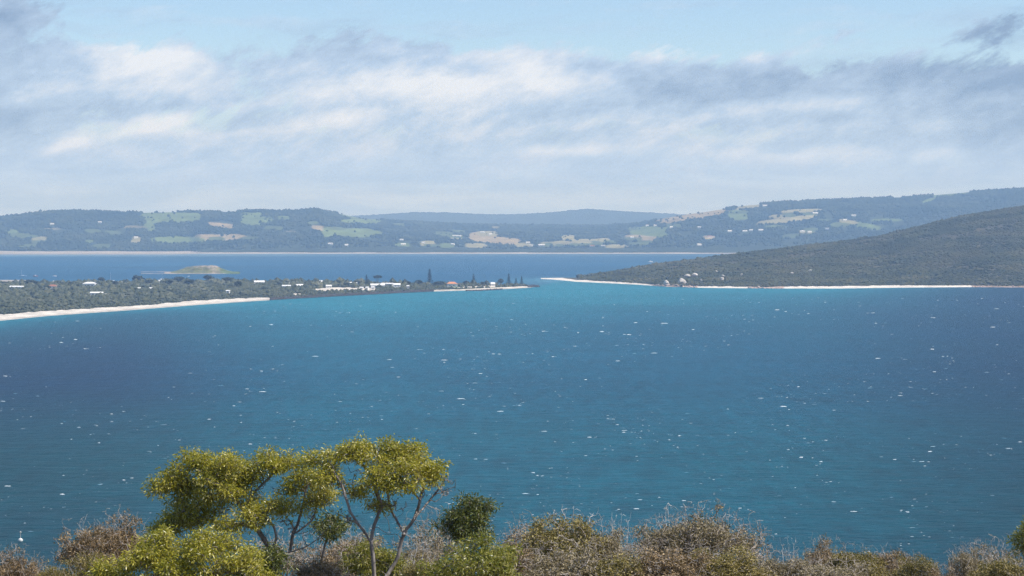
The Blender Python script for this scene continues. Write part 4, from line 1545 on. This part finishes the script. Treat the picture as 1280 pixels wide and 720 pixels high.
# ------------------------------------------------------------------ growing plants: skeleton, twigs, tufts of leaves
class Plant:
    def __init__(self, seed):
        self.g = np.random.default_rng(seed)
        self.buf, self.par = np.zeros((1024, 3)), []

    @property
    def pos(self):
        return self.buf[:len(self.par)]

    def node(self, p, par):
        n = len(self.par)
        if n == len(self.buf):
            self.buf = np.concatenate([self.buf, np.zeros_like(self.buf)])
        self.buf[n] = p
        self.par.append(par)
        return n

    def path(self, pts, start=None, step=0.16, wob=0.03):
        """a limb through the given points; start = node to grow from (or the nearest one)"""
        pts = [np.asarray(p, float) for p in pts]
        if start is None and len(self.par):
            a = np.array(self.pos)
            start = int(np.argmin(((a - pts[0]) ** 2).sum(1)))
        cur = start if start is not None else -1
        if cur == -1:
            cur = self.node(pts[0], -1)
            prev = pts[0]
        else:
            prev = self.pos[cur]
        full = [prev] + (pts[1:] if start is None or np.allclose(prev, pts[0]) else pts)
        # catmull-rom through the points
        for i in range(len(full) - 1):
            p0, p1, p2, p3 = full[max(0, i - 1)], full[i], full[i + 1], full[min(len(full) - 1, i + 2)]
            n = max(1, int(np.linalg.norm(p2 - p1) / step))
            for k in range(1, n + 1):
                t = k / n
                q = 0.5 * ((2 * p1) + (-p0 + p2) * t + (2 * p0 - 5 * p1 + 4 * p2 - p3) * t * t + (-p0 + 3 * p1 - 3 * p2 + p3) * t ** 3)
                q = q + self.g.normal(0, wob, 3) * (0.3 if k == n else 1)
                cur = self.node(q, cur)
        return cur

    def tips(self, targets, up=0.35, nseg=5, wob=0.02, below=0.8):
        """reach each target with a twig from the nearest suitable node"""
        t = np.asarray(targets)
        a = np.array(self.pos)
        d0 = np.array([((a - q) ** 2).sum(1).min() for q in t])
        ends = []
        for q in t[np.argsort(d0)]:
            a = self.pos
            d = a - q
            cost = np.sqrt((d ** 2).sum(1)) + below * np.clip(d[:, 2] + 0.05, 0, None)
            i = int(np.argmin(cost))
            p = a[i]
            L = np.linalg.norm(q - p)
            pi = self.par[i]
            dr = (p - a[pi]) if pi >= 0 else np.array([0, 0, 1.0])
            dr = dr / (np.linalg.norm(dr) + 1e-9)
            c = p + dr * L * 0.35 + np.array([0, 0, up * L * 0.25])
            n = int(min(nseg, max(2, L / 0.09)))
            cur = i
            for k in range(1, n + 1):
                s = k / n
                r = (1 - s) ** 2 * p + 2 * s * (1 - s) * c + s * s * q + self.g.normal(0, wob, 3) * (k < n)
                cur = self.node(r, cur)
            ends.append(q)
        return np.array(ends)

    def wood(self, name, mat, parent, tip=0.006, power=3.05, grow=1.0, rmin=0.0):
        pos, par = np.array(self.pos), np.array(self.par)
        n = len(pos)
        acc = np.zeros(n)
        haskid = np.zeros(n, bool)
        for i in range(n - 1, -1, -1):
            if acc[i] == 0:
                acc[i] = tip ** power
            if par[i] >= 0:
                acc[par[i]] += acc[i] + 1e-7
        rad = np.maximum(acc ** (1 / power) * grow, rmin)
        # biggest child continues the limb
        main = {}
        for i in range(n):
            p = par[i]
            if p >= 0 and (p not in main or acc[i] > acc[main[p]]):
                main[p] = i
        dirs = np.zeros((n, 3))
        for i in range(n):
            p = par[i]
            d = pos[i] - pos[p] if p >= 0 else (pos[main.get(i, i)] - pos[i])
            if i in main and p >= 0:
                d = d / (np.linalg.norm(d) + 1e-9) + (pos[main[i]] - pos[i]) / (np.linalg.norm(pos[main[i]] - pos[i]) + 1e-9)
            dirs[i] = d / (np.linalg.norm(d) + 1e-9)

        def ring(c, d, r, k):
            h = np.array([1.0, 0.13, 0.07]) if abs(d[0]) < 0.9 else np.array([0, 1.0, 0])
            u = np.cross(d, h)
            u /= np.linalg.norm(u) + 1e-9
            v = np.cross(d, u)
            a = np.arange(k) * 2 * np.pi / k
            return c + r * (np.cos(a)[:, None] * u + np.sin(a)[:, None] * v)
        V, F3, base = [], [], 0
        for i in range(n):
            p = par[i]
            if p < 0:
                continue
            k = 7 if rad[i] > 0.03 else (5 if rad[i] > 0.012 else 3)
            r0 = rad[p] if main.get(p) == i else min(rad[p], rad[i] * 1.25)
            d0 = dirs[p] if main.get(p) == i else dirs[i]
            V.append(ring(pos[p], d0, r0, k))
            V.append(ring(pos[i], dirs[i], rad[i], k))
            a = np.arange(k)
            b = (a + 1) % k
            F3.append(np.stack([a, b, b + k, a + k], -1) + base)
            base += 2 * k
        me = mesh_np(name, np.concatenate(V), [np.concatenate(F3)], True, [mat])
        return link(name, me, parent)


def leaves(tufts, g, per, spread, L, W, droop=0.3, out=None):
    """narrow folded leaves around each tuft"""
    n = len(tufts) * per
    c = np.repeat(tufts, per, 0)
    off = g.normal(0, 1, (n, 3)) * np.array([1, 1, 0.75]) * spread
    p = c + off
    d = off / (np.linalg.norm(off, axis=1)[:, None] + 1e-9) + g.normal(0, 0.6, (n, 3)) + np.array([0, 0, -droop])
    d /= np.linalg.norm(d, axis=1)[:, None] + 1e-9
    s = np.cross(d, g.normal(0, 1, (n, 3)))
    s /= np.linalg.norm(s, axis=1)[:, None] + 1e-9
    nr = np.cross(d, s)
    ln = L * g.uniform(0.6, 1.35, (n, 1))
    wd = W * g.uniform(0.7, 1.3, (n, 1))
    V = np.stack([p, p + d * ln * 0.45 + s * wd * 0.5 + nr * wd * 0.15, p + d * ln - np.array([0, 0, 1]) * ln * 0.08, p + d * ln * 0.45 - s * wd * 0.5 + nr * wd * 0.15], 1)
    i = np.arange(n)[:, None] * 4
    tri = np.concatenate([i + np.array([[0, 1, 2]]), i + np.array([[0, 2, 3]])], 1).reshape(-1, 3)
    return V.reshape(-1, 3), tri


def clump_tufts(g, clumps, D, dens=1.0, flat=0.45):
    """tuft centres inside rounded, flat-bottomed clumps; clumps: photo px, py, rx, ry[, metres farther, weight]"""
    out = []
    for c in clumps:
        px, py, rx, ry = c[:4]
        rx, ry = rx * 1.03, ry * 1.10
        dd = c[4] if len(c) > 4 else 0.0
        k = c[5] if len(c) > 5 else 1.0
        s = (D + dd) / F
        cx = P(px, py, D + dd)
        n = int(max(14, dens * k * 148 * (rx * s) * (ry * s + 0.12) * 1.7))
        m = max(3, n // 7)
        q = g.normal(0, 1, (m * 3, 3))
        q /= np.linalg.norm(q, axis=1)[:, None]
        q *= g.random((len(q), 1)) ** 0.38
        keep = (q[:, 2] > -flat) | (g.random(len(q)) < 0.25)
        q = q[keep][:m]
        # uneven outline, leaf tufts gathered in small billows
        q *= 1 + 0.25 * g.normal(0, 1, (len(q), 1)) * (g.random((len(q), 1)) < 0.4)
        box = np.array([rx * s, max(rx * s * 0.85, 0.35), ry * s])
        q = np.repeat(q, 7, 0)
        q = q + g.normal(0, 1, q.shape) * np.array([0.13, 0.13, 0.085]) / box
        out.append(cx + q * np.array([rx * s, max(rx * s * 0.85, 0.35), ry * s]))
    return np.concatenate(out)


def to_local(root_loc, arr):
    return np.asarray(arr) - np.asarray(root_loc)


def gum_tree(name, label, cat, D, base, limbs, clumps, seed, leaf, dens=1.0, per=26, L=0.112, W=0.036, bare=None, barkm='bark', tip=0.0075, group=None, spread=0.095):
    b = np.array(base_on_slope(base[0], D))
    pl = Plant(seed)
    g = pl.g
    loc = lambda px, py, dd=0.0: P(px, py, D + dd) - b
    first = True
    for limb in limbs:
        pts = [loc(*q) for q in limb]
        if first:
            pts = [np.zeros(3)] + pts
            pl.path(pts, start=None, wob=0.012)
            first = False
        else:
            pl.path(pts, wob=0.012)
    n_limb = len(pl.par)
    tf = clump_tufts(g, clumps, D, dens) - b
    t = thing(name, b, label, cat, group)
    pl.tips(tf)
    if bare:
        bt = clump_tufts(g, bare, D, 0.6) - b
        pl.tips(bt, up=0.6)
    # side twigs all along the limbs
    P0 = pl.pos[:n_limb]
    k = g.integers(3, n_limb, n_limb // 3)
    pl.tips(P0[k] + g.normal(0, 1, (len(k), 3)) * np.array([0.28, 0.28, 0.12]) + np.array([0, 0, 0.32]), up=0.5, wob=0.03)
    pl.wood("trunk", M[barkm], t, tip=tip, rmin=0.004)
    V, Fc = leaves(tf, g, per, spread, L, W)
    link("crown", mesh_np("crown", V, [Fc], False, [M[leaf]]), t)
    return t


def base_on_slope(px, D):
    x = (px - 640) / F * D
    return x, D, float(slope_z(np.array([x]), np.array([D]))[0]) - 0.05


GUMS = "gum trees in front of the bay"
# the spreading tree on the left
gum_tree("gum_tree", "spreading yellow-green gum tree with layered clumps, left of the umbrella-crowned one", "tree", 60.0, (352,),
         [[(351, 735), (349, 712), (340, 690), (322, 662), (304, 636), (288, 616), (272, 600, -0.2)],
          [(349, 712), (362, 690, 0.4), (366, 668, 0.4), (374, 648, 0.3), (380, 625), (384, 606)],
          [(340, 690), (345, 668, -0.4), (338, 652, -0.5), (325, 645, -0.6)],
          [(322, 662), (300, 655, 0.3), (270, 652, 0.4), (246, 645, 0.4), (228, 640)],
          [(304, 636), (318, 615, 0.3), (336, 598, 0.4), (346, 586, 0.4)],
          [(288, 616), (262, 605, 0.2), (235, 600, 0.3), (212, 607, 0.3)],
          [(362, 690), (388, 680, -0.3), (402, 668, -0.4), (410, 660, -0.4)],
          [(366, 668), (390, 650, 0.4), (396, 632, 0.4), (404, 622, 0.4)]],
         [(204, 609, 14, 13), (222, 596, 22, 15, 0.2), (248, 584, 26, 16, 0.1), (276, 580, 26, 15, -0.2), (298, 592, 20, 14, 0.1), (268, 597, 26, 13, -0.3),
          (277, 614, 22, 13, -0.4), (301, 616, 15, 9, -0.2), (262, 629, 19, 12, 0.1), (246, 612, 20, 11, 0.3), (250, 643, 16, 9, 0.2), (234, 642, 19, 10, 0.3), (204, 662, 18, 9, 0.5), (232, 628, 14, 8, 0.3), (318, 634, 12, 7, 0.2), (300, 602, 16, 10, 0.2), (232, 656, 16, 8, 0.4), (216, 652, 16, 8, 0.4),
          (331, 580, 18, 12, 0.3), (352, 577, 22, 11, 0.4), (375, 581, 14, 11, 0.4),
          (356, 634, 20, 8, -0.5), (332, 641, 24, 9, -0.6), (304, 650, 20, 9, -0.6), (280, 660, 18, 7, -0.5),
          (384, 598, 18, 13, 0.2), (398, 612, 14, 10, 0.3), (372, 612, 12, 8, 0.2), (405, 625, 12, 7, 0.3), (392, 626, 8, 5)],
         1, 'leaf_bright', 1.0, bare=[(322, 612, 22, 12, 0.2, 1.0), (345, 660, 26, 14, 0.2, 1.0), (290, 640, 22, 8, 0.1, 1.0), (250, 655, 18, 8, 0.3, 1.0), (385, 652, 14, 12, 0, 1.0), (345, 612, 14, 12, 0.3, 1.0)], group=GUMS)
# dark little clump that hangs behind its trunk
gum_tree("gum_sapling", "small dark green leafy sapling between the two big gum trees", "tree", 61.5, (398,),
         [[(398, 730), (402, 700), (408, 675), (412, 660)]],
         [(405, 660, 10, 8), (419, 653, 11, 9, 0.2), (412, 664, 12, 7, -0.2)], 2, 'leaf_deep', 1.25, group=None)
# the umbrella-crowned tree
gum_tree("gum_tree", "umbrella-crowned gum tree with bare forked trunks and a flat yellow-green top", "tree", 59.0, (470,),
         [[(468, 735), (467, 705), (465, 684), (466, 664), (471, 648), (478, 633), (487, 621), (492, 606)],
          [(465, 684), (456, 664, 0.3), (442, 652, 0.4), (426, 644, 0.5), (412, 634, 0.5), (405, 622, 0.5)],
          [(465, 680), (448, 655, -0.3), (438, 640, -0.4), (432, 622, -0.4), (424, 600, -0.3), (412, 585, -0.2)],
          [(471, 648), (474, 630, 0.5), (468, 610, 0.6), (458, 588, 0.6), (446, 572, 0.5)],
          [(478, 633), (472, 615, -0.4), (470, 600, -0.5), (474, 590, -0.5)],
          [(470, 738), (486, 716, 0.4), (498, 694, 0.5), (505, 668, 0.5), (518, 648, 0.5), (525, 625, 0.4), (528, 604, 0.3), (524, 588, 0.3)],
          [(505, 668), (496, 650, 0.7), (487, 632, 0.8), (484, 612, 0.8), (490, 590, 0.8), (496, 574, 0.7)],
          [(518, 648), (535, 628, 0.7), (548, 612, 0.7), (556, 600, 0.7)],
          [(525, 625), (514, 612, -0.2), (508, 606, -0.3)]],
         [(403, 577, 20, 11), (426, 567, 20, 11, 0.2), (448, 564, 20, 10, 0.3), (470, 566, 20, 11, 0.2), (492, 565, 20, 10, 0.4), (514, 569, 18, 11, 0.4),
          (530, 582, 20, 13, 0.2), (510, 584, 20, 12, -0.2), (490, 588, 18, 12, -0.3), (470, 596, 16, 13, -0.5), (484, 606, 12, 8, -0.4), (546, 592, 12, 10, 0.5), (507, 607, 15, 9, -0.4),
          (536, 597, 12, 6, 0.2), (445, 617, 9, 5, 0.2), (473, 629, 8, 6, 0.3), (417, 596, 10, 8), (400, 597, 12, 10, -0.3)],
         3, 'leaf_bright', 1.0, bare=[(560, 606, 15, 14, 0.5, 1.2), (548, 622, 14, 12, 0.6, 1.0), (535, 612, 14, 12, 0.5, 0.8), (435, 605, 22, 14, 0, 1.0), (465, 632, 18, 12, 0.2, 1.0), (500, 630, 16, 12, 0.3, 1.0), (430, 645, 16, 10, 0.4, 1.0)], group=GUMS)
# right-hand small dark tree
gum_tree("gum_sapling", "dark rounded leafy sapling standing right of the umbrella-crowned gum", "tree", 61.0, (578,),
         [[(578, 732), (577, 700), (579, 680), (584, 664), (588, 652)], [(579, 680), (595, 668), (605, 660)], [(579, 680), (570, 668), (566, 658)]],
         [(582, 642, 20, 12), (602, 640, 15, 11, 0.2), (568, 651, 12, 10, -0.2), (604, 655, 15, 9, 0.1), (586, 655, 18, 8, -0.2), (592, 632, 12, 7, 0.2), (576, 664, 11, 7, 0.3), (600, 668, 12, 6, 0.2)], 4, 'leaf_deep', 1.0)
# leafy bushes in front
gum_tree("leafy_bush", "bright yellow-green leafy bush filling the lower left below the spreading gum", "bush", 56.0, (205,),
         [[(205, 760), (200, 730), (190, 700), (182, 686)], [(205, 740), (235, 715), (240, 692)], [(205, 735), (270, 720), (272, 700)], [(200, 730), (160, 722), (152, 708)], [(235, 715), (300, 715), (305, 700)]],
         [(140, 716, 22, 10), (162, 702, 22, 13, -0.2), (186, 688, 22, 12, 0.2), (206, 674, 18, 11, 0.3), (196, 706, 26, 16, -0.4), (232, 690, 22, 14, -0.2), (250, 674, 18, 9, 0.3), (222, 714, 26, 14, -0.5),
          (262, 700, 26, 16, -0.4), (282, 684, 18, 10, 0.2), (296, 708, 24, 14, -0.2), (316, 694, 14, 9, 0.2), (150, 728, 30, 12), (250, 728, 50, 12), (325, 722, 20, 14)],
         5, 'leaf_bright', 1.0)
gum_tree("leafy_bush", "rounded olive-green leafy bush in front, right of the umbrella-crowned gum's trunks", "bush", 55.0, (595,),
         [[(595, 762), (594, 735), (592, 712), (590, 700)], [(594, 735), (618, 716), (622, 704)], [(594, 735), (568, 722), (560, 712)]],
         [(585, 696, 24, 13), (606, 692, 24, 13, 0.2), (622, 702, 16, 12, -0.1), (596, 708, 30, 14, -0.4), (566, 709, 18, 10, 0.1), (630, 692, 8, 7, 0.3), (552, 718, 18, 9), (600, 724, 50, 12), (600, 682, 16, 7, 0.3)],
         6, 'leaf_mid', 1.0)
gum_tree("leafy_bush", "small olive-green bush behind the forked gum trunks", "bush", 63.0, (478,),
         [[(478, 745), (480, 720), (482, 704)], [(478, 735), (455, 712), (452, 700)]],
         [(484, 698, 15, 11), (492, 708, 12, 9), (450, 704, 16, 12), (440, 712, 16, 10), (455, 690, 10, 7), (476, 715, 26, 10)], 7, 'leaf_mid', 1.1)
gum_tree("leafy_bush", "dark green leafy bush half hidden below the spreading gum's trunk", "bush", 58.0, (330,),
         [[(330, 750), (330, 725), (328, 708)], [(330, 740), (360, 722), (366, 715)]],
         [(322, 704, 18, 11), (345, 702, 18, 11), (335, 716, 30, 10), (300, 712, 14, 10)], 8, 'leaf_deep', 1.2)
gum_tree("gum_tree", "green leafy tree cut by the right edge of the frame", "tree", 58.0, (1312,),
         [[(1312, 740), (1310, 705), (1304, 680), (1296, 664)], [(1310, 705), (1325, 680), (1330, 655)]],
         [(1284, 674, 11, 12), (1296, 660, 18, 12), (1312, 676, 20, 14), (1318, 654, 22, 14), (1336, 668, 18, 14), (1288, 690, 12, 8)], 9, 'leaf_mid', 1.1)


# ------------------------------------------------------------------ heath shrubs: eight built, then copied
def make_shrub(seed, leaf, twig, n_tuft, per, n_bare, L=0.092, W=0.038, flat=0.25, spread=0.07):
    """one shrub 1 m in radius and 1 m high above a 2 m skirt; scaled where it is placed"""
    pl = Plant(seed)
    g = pl.g
    root = bpy.data.objects.new("heath_shrub", None)
    COL.objects.link(root)
    pl.node((0, 0, 0), -1)
    for k in range(7):
        a = k * 0.9 + g.uniform(-.3, .3)
        r = g.uniform(0.35, 0.8)
        e = np.array([math.cos(a) * r, math.sin(a) * r, g.uniform(2.1, 2.8)])
        pl.path([np.zeros(3), e * np.array([0.35, 0.35, 0.5]), e], start=0, step=0.25, wob=0.03)
    u = g.normal(0, 1, (n_tuft, 3))
    u /= np.linalg.norm(u, axis=1)[:, None]
    u[:, 2] = np.abs(u[:, 2]) - flat * 0.6
    rr = g.random((n_tuft, 1)) ** 0.45
    # knobbly outline
    kn = 0.42 + 1.05 * fbm(u[:, 0] * 2.6 + 9 + seed, u[:, 1] * 2.6 + u[:, 2] * 1.7 + 9, seed, 3)
    kn = kn * np.where(g.random(n_tuft) < 0.10, g.uniform(1.05, 1.3, n_tuft), 1.0)
    tf = u * rr * kn[:, None] * np.array([1.3, 1.3, 1.1]) + np.array([0, 0, 2.1])
    tf[:, 2] = np.maximum(tf[:, 2], 0.7)
    # foliage gathers in sprays with gaps between
    tf = np.repeat(tf[:: 6], 6, 0)[:n_tuft]
    tf = tf + g.normal(0, 1, tf.shape) * np.array([0.10, 0.10, 0.085])
    pl.tips(tf, wob=0.025)
    if n_bare:
        u = g.normal(0, 1, (n_bare, 3))
        u /= np.linalg.norm(u, axis=1)[:, None]
        u[:, 2] = np.abs(u[:, 2])
        bt = u * g.uniform(0.7, 1.32, (n_bare, 1)) * np.array([1.3, 1.3, 1.15]) + np.array([0, 0, 2.1])
        pl.tips(bt, up=0.25, wob=0.04)
    pl.wood("branches", M[twig], root, tip=0.0052, power=2.4, rmin=0.0052)
    if per:
        V, Fc = leaves(tf, g, per, spread, L, W, 0.1)
        link("foliage", mesh_np("foliage", V, [Fc], False, [M[leaf]]), root)
    return root


def make_dead(seed):
    pl = Plant(seed)
    g = pl.g
    root = bpy.data.objects.new("dead_shrub", None)
    COL.objects.link(root)
    pl.node((0, 0, 0), -1)
    for k in range(4):
        a = k * 1.57 + g.uniform(-.5, .5)
        r = g.uniform(0.2, 0.6)
        e = np.array([math.cos(a) * r, math.sin(a) * r * 0.6, g.uniform(2.3, 3.0)])
        pl.path([np.zeros(3), e * np.array([0.2, 0.2, 0.45]) + g.normal(0, .08, 3), e * np.array([0.6, 0.6, 0.75]) + g.normal(0, .1, 3), e], start=0, step=0.2, wob=0.03)
    n = 46
    bt = np.stack([g.uniform(-0.9, 0.9, n), g.uniform(-0.5, 0.5, n), g.uniform(1.5, 3.0, n)], -1)
    pl.tips(bt, up=1.0, wob=0.035)
    pl.wood("branches", M['dead_wood'], root, tip=0.006, power=2.1, rmin=0.0065, grow=1.15)
    return root


SH = {}
SH['russet'] = [make_shrub(11, 'leaf_russet', 'twig_grey', 800, 15, 200), make_shrub(12, 'leaf_russet', 'twig_grey', 700, 14, 260)]
SH['brown'] = [make_shrub(13, 'leaf_brown', 'twig_grey', 800, 18, 120), make_shrub(14, 'leaf_brown', 'twig_grey', 750, 17, 200)]
SH['grey'] = [make_shrub(15, 'leaf_grey', 'twig_grey', 750, 12, 320), make_shrub(16, 'leaf_grey', 'twig_grey', 700, 10, 380)]
SH['twiggy'] = [make_shrub(17, 'leaf_grey', 'twig_grey', 500, 4, 300), make_shrub(18, 'leaf_russet', 'twig_grey', 500, 4, 320)]
SH['dead'] = [make_dead(19), make_dead(20), make_dead(23)]

SHRUBS = [  # px, py of the top, half width px, distance, kind, label
    (-35, 690, 40, 57, 'russet', "russet shrub cut by the left edge of the frame"),
    (18, 697, 34, 58, 'russet', "low russet shrub in the bottom left corner beneath the white buoy"),
    (66, 712, 30, 57, 'brown', "lowest brown shrub in the gap at the bottom left"),
    (112, 664, 40, 62, 'russet', "tall russet shrub at the left end of the bright leafy bush"),
    (150, 658, 42, 63, 'russet', "tallest russet shrub just left of the spreading gum tree"),
    (118, 700, 38, 58, 'brown', "brown shrub below the tall russet ones, left of the bright bush"),
    (352, 676, 44, 66, 'twiggy', "leafless grey thicket seen through the spreading gum's trunks"),
    (420, 676, 44, 65, 'twiggy', "leafless grey thicket between the two big gum trees"),
    (402, 702, 40, 60, 'russet', "russet shrub at the bottom between the two big gum trees"),
    (448, 672, 30, 66, 'grey', "grey-green thin shrub directly left of the forked gum trunks"),
    (545, 655, 42, 66, 'twiggy', "pale leafless thicket right of the umbrella-crowned gum"),
    (518, 688, 34, 64, 'grey', "grey shrub behind the bleached dead shrub"),
    (530, 706, 36, 58, 'brown', "brown shrub at the bottom left of the rounded olive bush"),
    (655, 660, 38, 64, 'twiggy', "sparse twiggy shrub right of the dark rounded sapling"),
    (652, 694, 44, 58, 'russet', "russet shrub at the right foot of the rounded olive bush"),
    (700, 658, 50, 61, 'brown', "dense brown-olive shrub under the bleached branches"),
    (748, 664, 38, 62, 'grey', "greyish shrub at the right shoulder of the dense brown-olive one"),
    (712, 692, 52, 56, 'grey', "front grey shrub below the dense brown-olive one"),
    (792, 684, 40, 62, 'twiggy', "twiggy low shrub in the dip before the large grey dome"),
    (772, 698, 50, 56, 'brown', "front brown shrub in the dip before the large grey dome"),
    (835, 656, 40, 64, 'grey', "left shoulder of the large grey dome, a grey-olive shrub"),
    (880, 648, 52, 63, 'grey', "large grey dome-shaped shrub, highest on the right side"),
    (925, 660, 38, 64, 'twiggy', "thin twiggy shrub on the right shoulder of the large grey dome"),
    (835, 690, 54, 56, 'russet', "front russet shrub beneath the large grey dome"),
    (905, 694, 52, 57, 'brown', "front brown shrub beneath the right half of the large grey dome"),
    (962, 698, 40, 58, 'grey', "low grey shrub left of the bleached curly branch"),
    (1003, 702, 36, 58, 'grey', "low grey shrub right of the bleached curly branch"),
    (1030, 684, 26, 60, 'russet', "russet-topped shrub standing above the low row on the right"),
    (1072, 692, 40, 59, 'brown', "brown shrub right of the russet-topped one"),
    (1112, 693, 36, 60, 'russet', "russet shrub in the middle of the low row on the right"),
    (1050, 708, 50, 55, 'grey', "front grey shrub below the russet-topped one"),
    (1145, 703, 32, 58, 'brown', "brown shrub just left of the low gap on the right"),
    (1178, 717, 30, 57, 'russet', "lowest russet shrub in the gap on the right"),
    (1212, 690, 30, 60, 'grey', "grey shrub just right of the low gap"),
    (1246, 686, 34, 61, 'twiggy', "twiggy shrub left of the leafy tree at the right edge"),
    (1258, 702, 40, 56, 'brown', "brown shrub in the bottom right corner"),
    (1325, 694, 44, 57, 'russet', "russet shrub beyond the right edge tree"),
    (718, 634, 40, 66, 'dead', "bleached leafless branches rising above the dense brown-olive shrub"),
    (690, 640, 26, 63, 'dead', "bleached white branches left of the taller leafless ones"),
    (838, 632, 30, 66, 'dead', "thin bleached branches left of the top of the large grey dome"),
    (986, 672, 18, 58, 'dead', "bleached curly branch standing in the low row on the right"),
    (522, 668, 28, 60, 'dead', "bleached white dead shrub right of the forked gum trunks"),
    (150, 648, 20, 65, 'dead', "thin leafless branches above the tallest russet shrub"),
    (775, 642, 22, 65, 'dead', "thin leafless branches in the dip left of the large grey dome"),
]
cnt = {k: 0 for k in SH}
gs = random.Random(8)
for px, py, hw, D, kd, lb in SHRUBS:
    x, y, z = base_on_slope(px, D)
    top = P(px, py, D)[2]
    sx = hw * D / F / 1.25
    sz = (top - z) / (2.95 if kd == 'dead' else 2.95)
    sx = max(sx, sz * 0.72) if kd != 'dead' else sx
    i = cnt[kd]
    cnt[kd] += 1
    ps = SH[kd]
    cat, grp = ("dead shrub", "bleached dead shrubs") if kd == 'dead' else ("shrub", "heath shrubs on the slope")
    if i < len(ps):
        o = ps[i]
        o.location = (x, y, z)
        tag(o, lb, cat, grp)
    else:
        o = copy_thing(ps[i % len(ps)], (x, y, z), lb, cat, grp)
    o.rotation_euler = (0, 0, gs.uniform(0, 6.28) if kd != 'dead' else gs.uniform(-0.4, 0.4) + (math.pi if i % 2 else 0))
    o.scale = (sx * gs.uniform(0.95, 1.1), sx * gs.uniform(0.9, 1.1), sz)
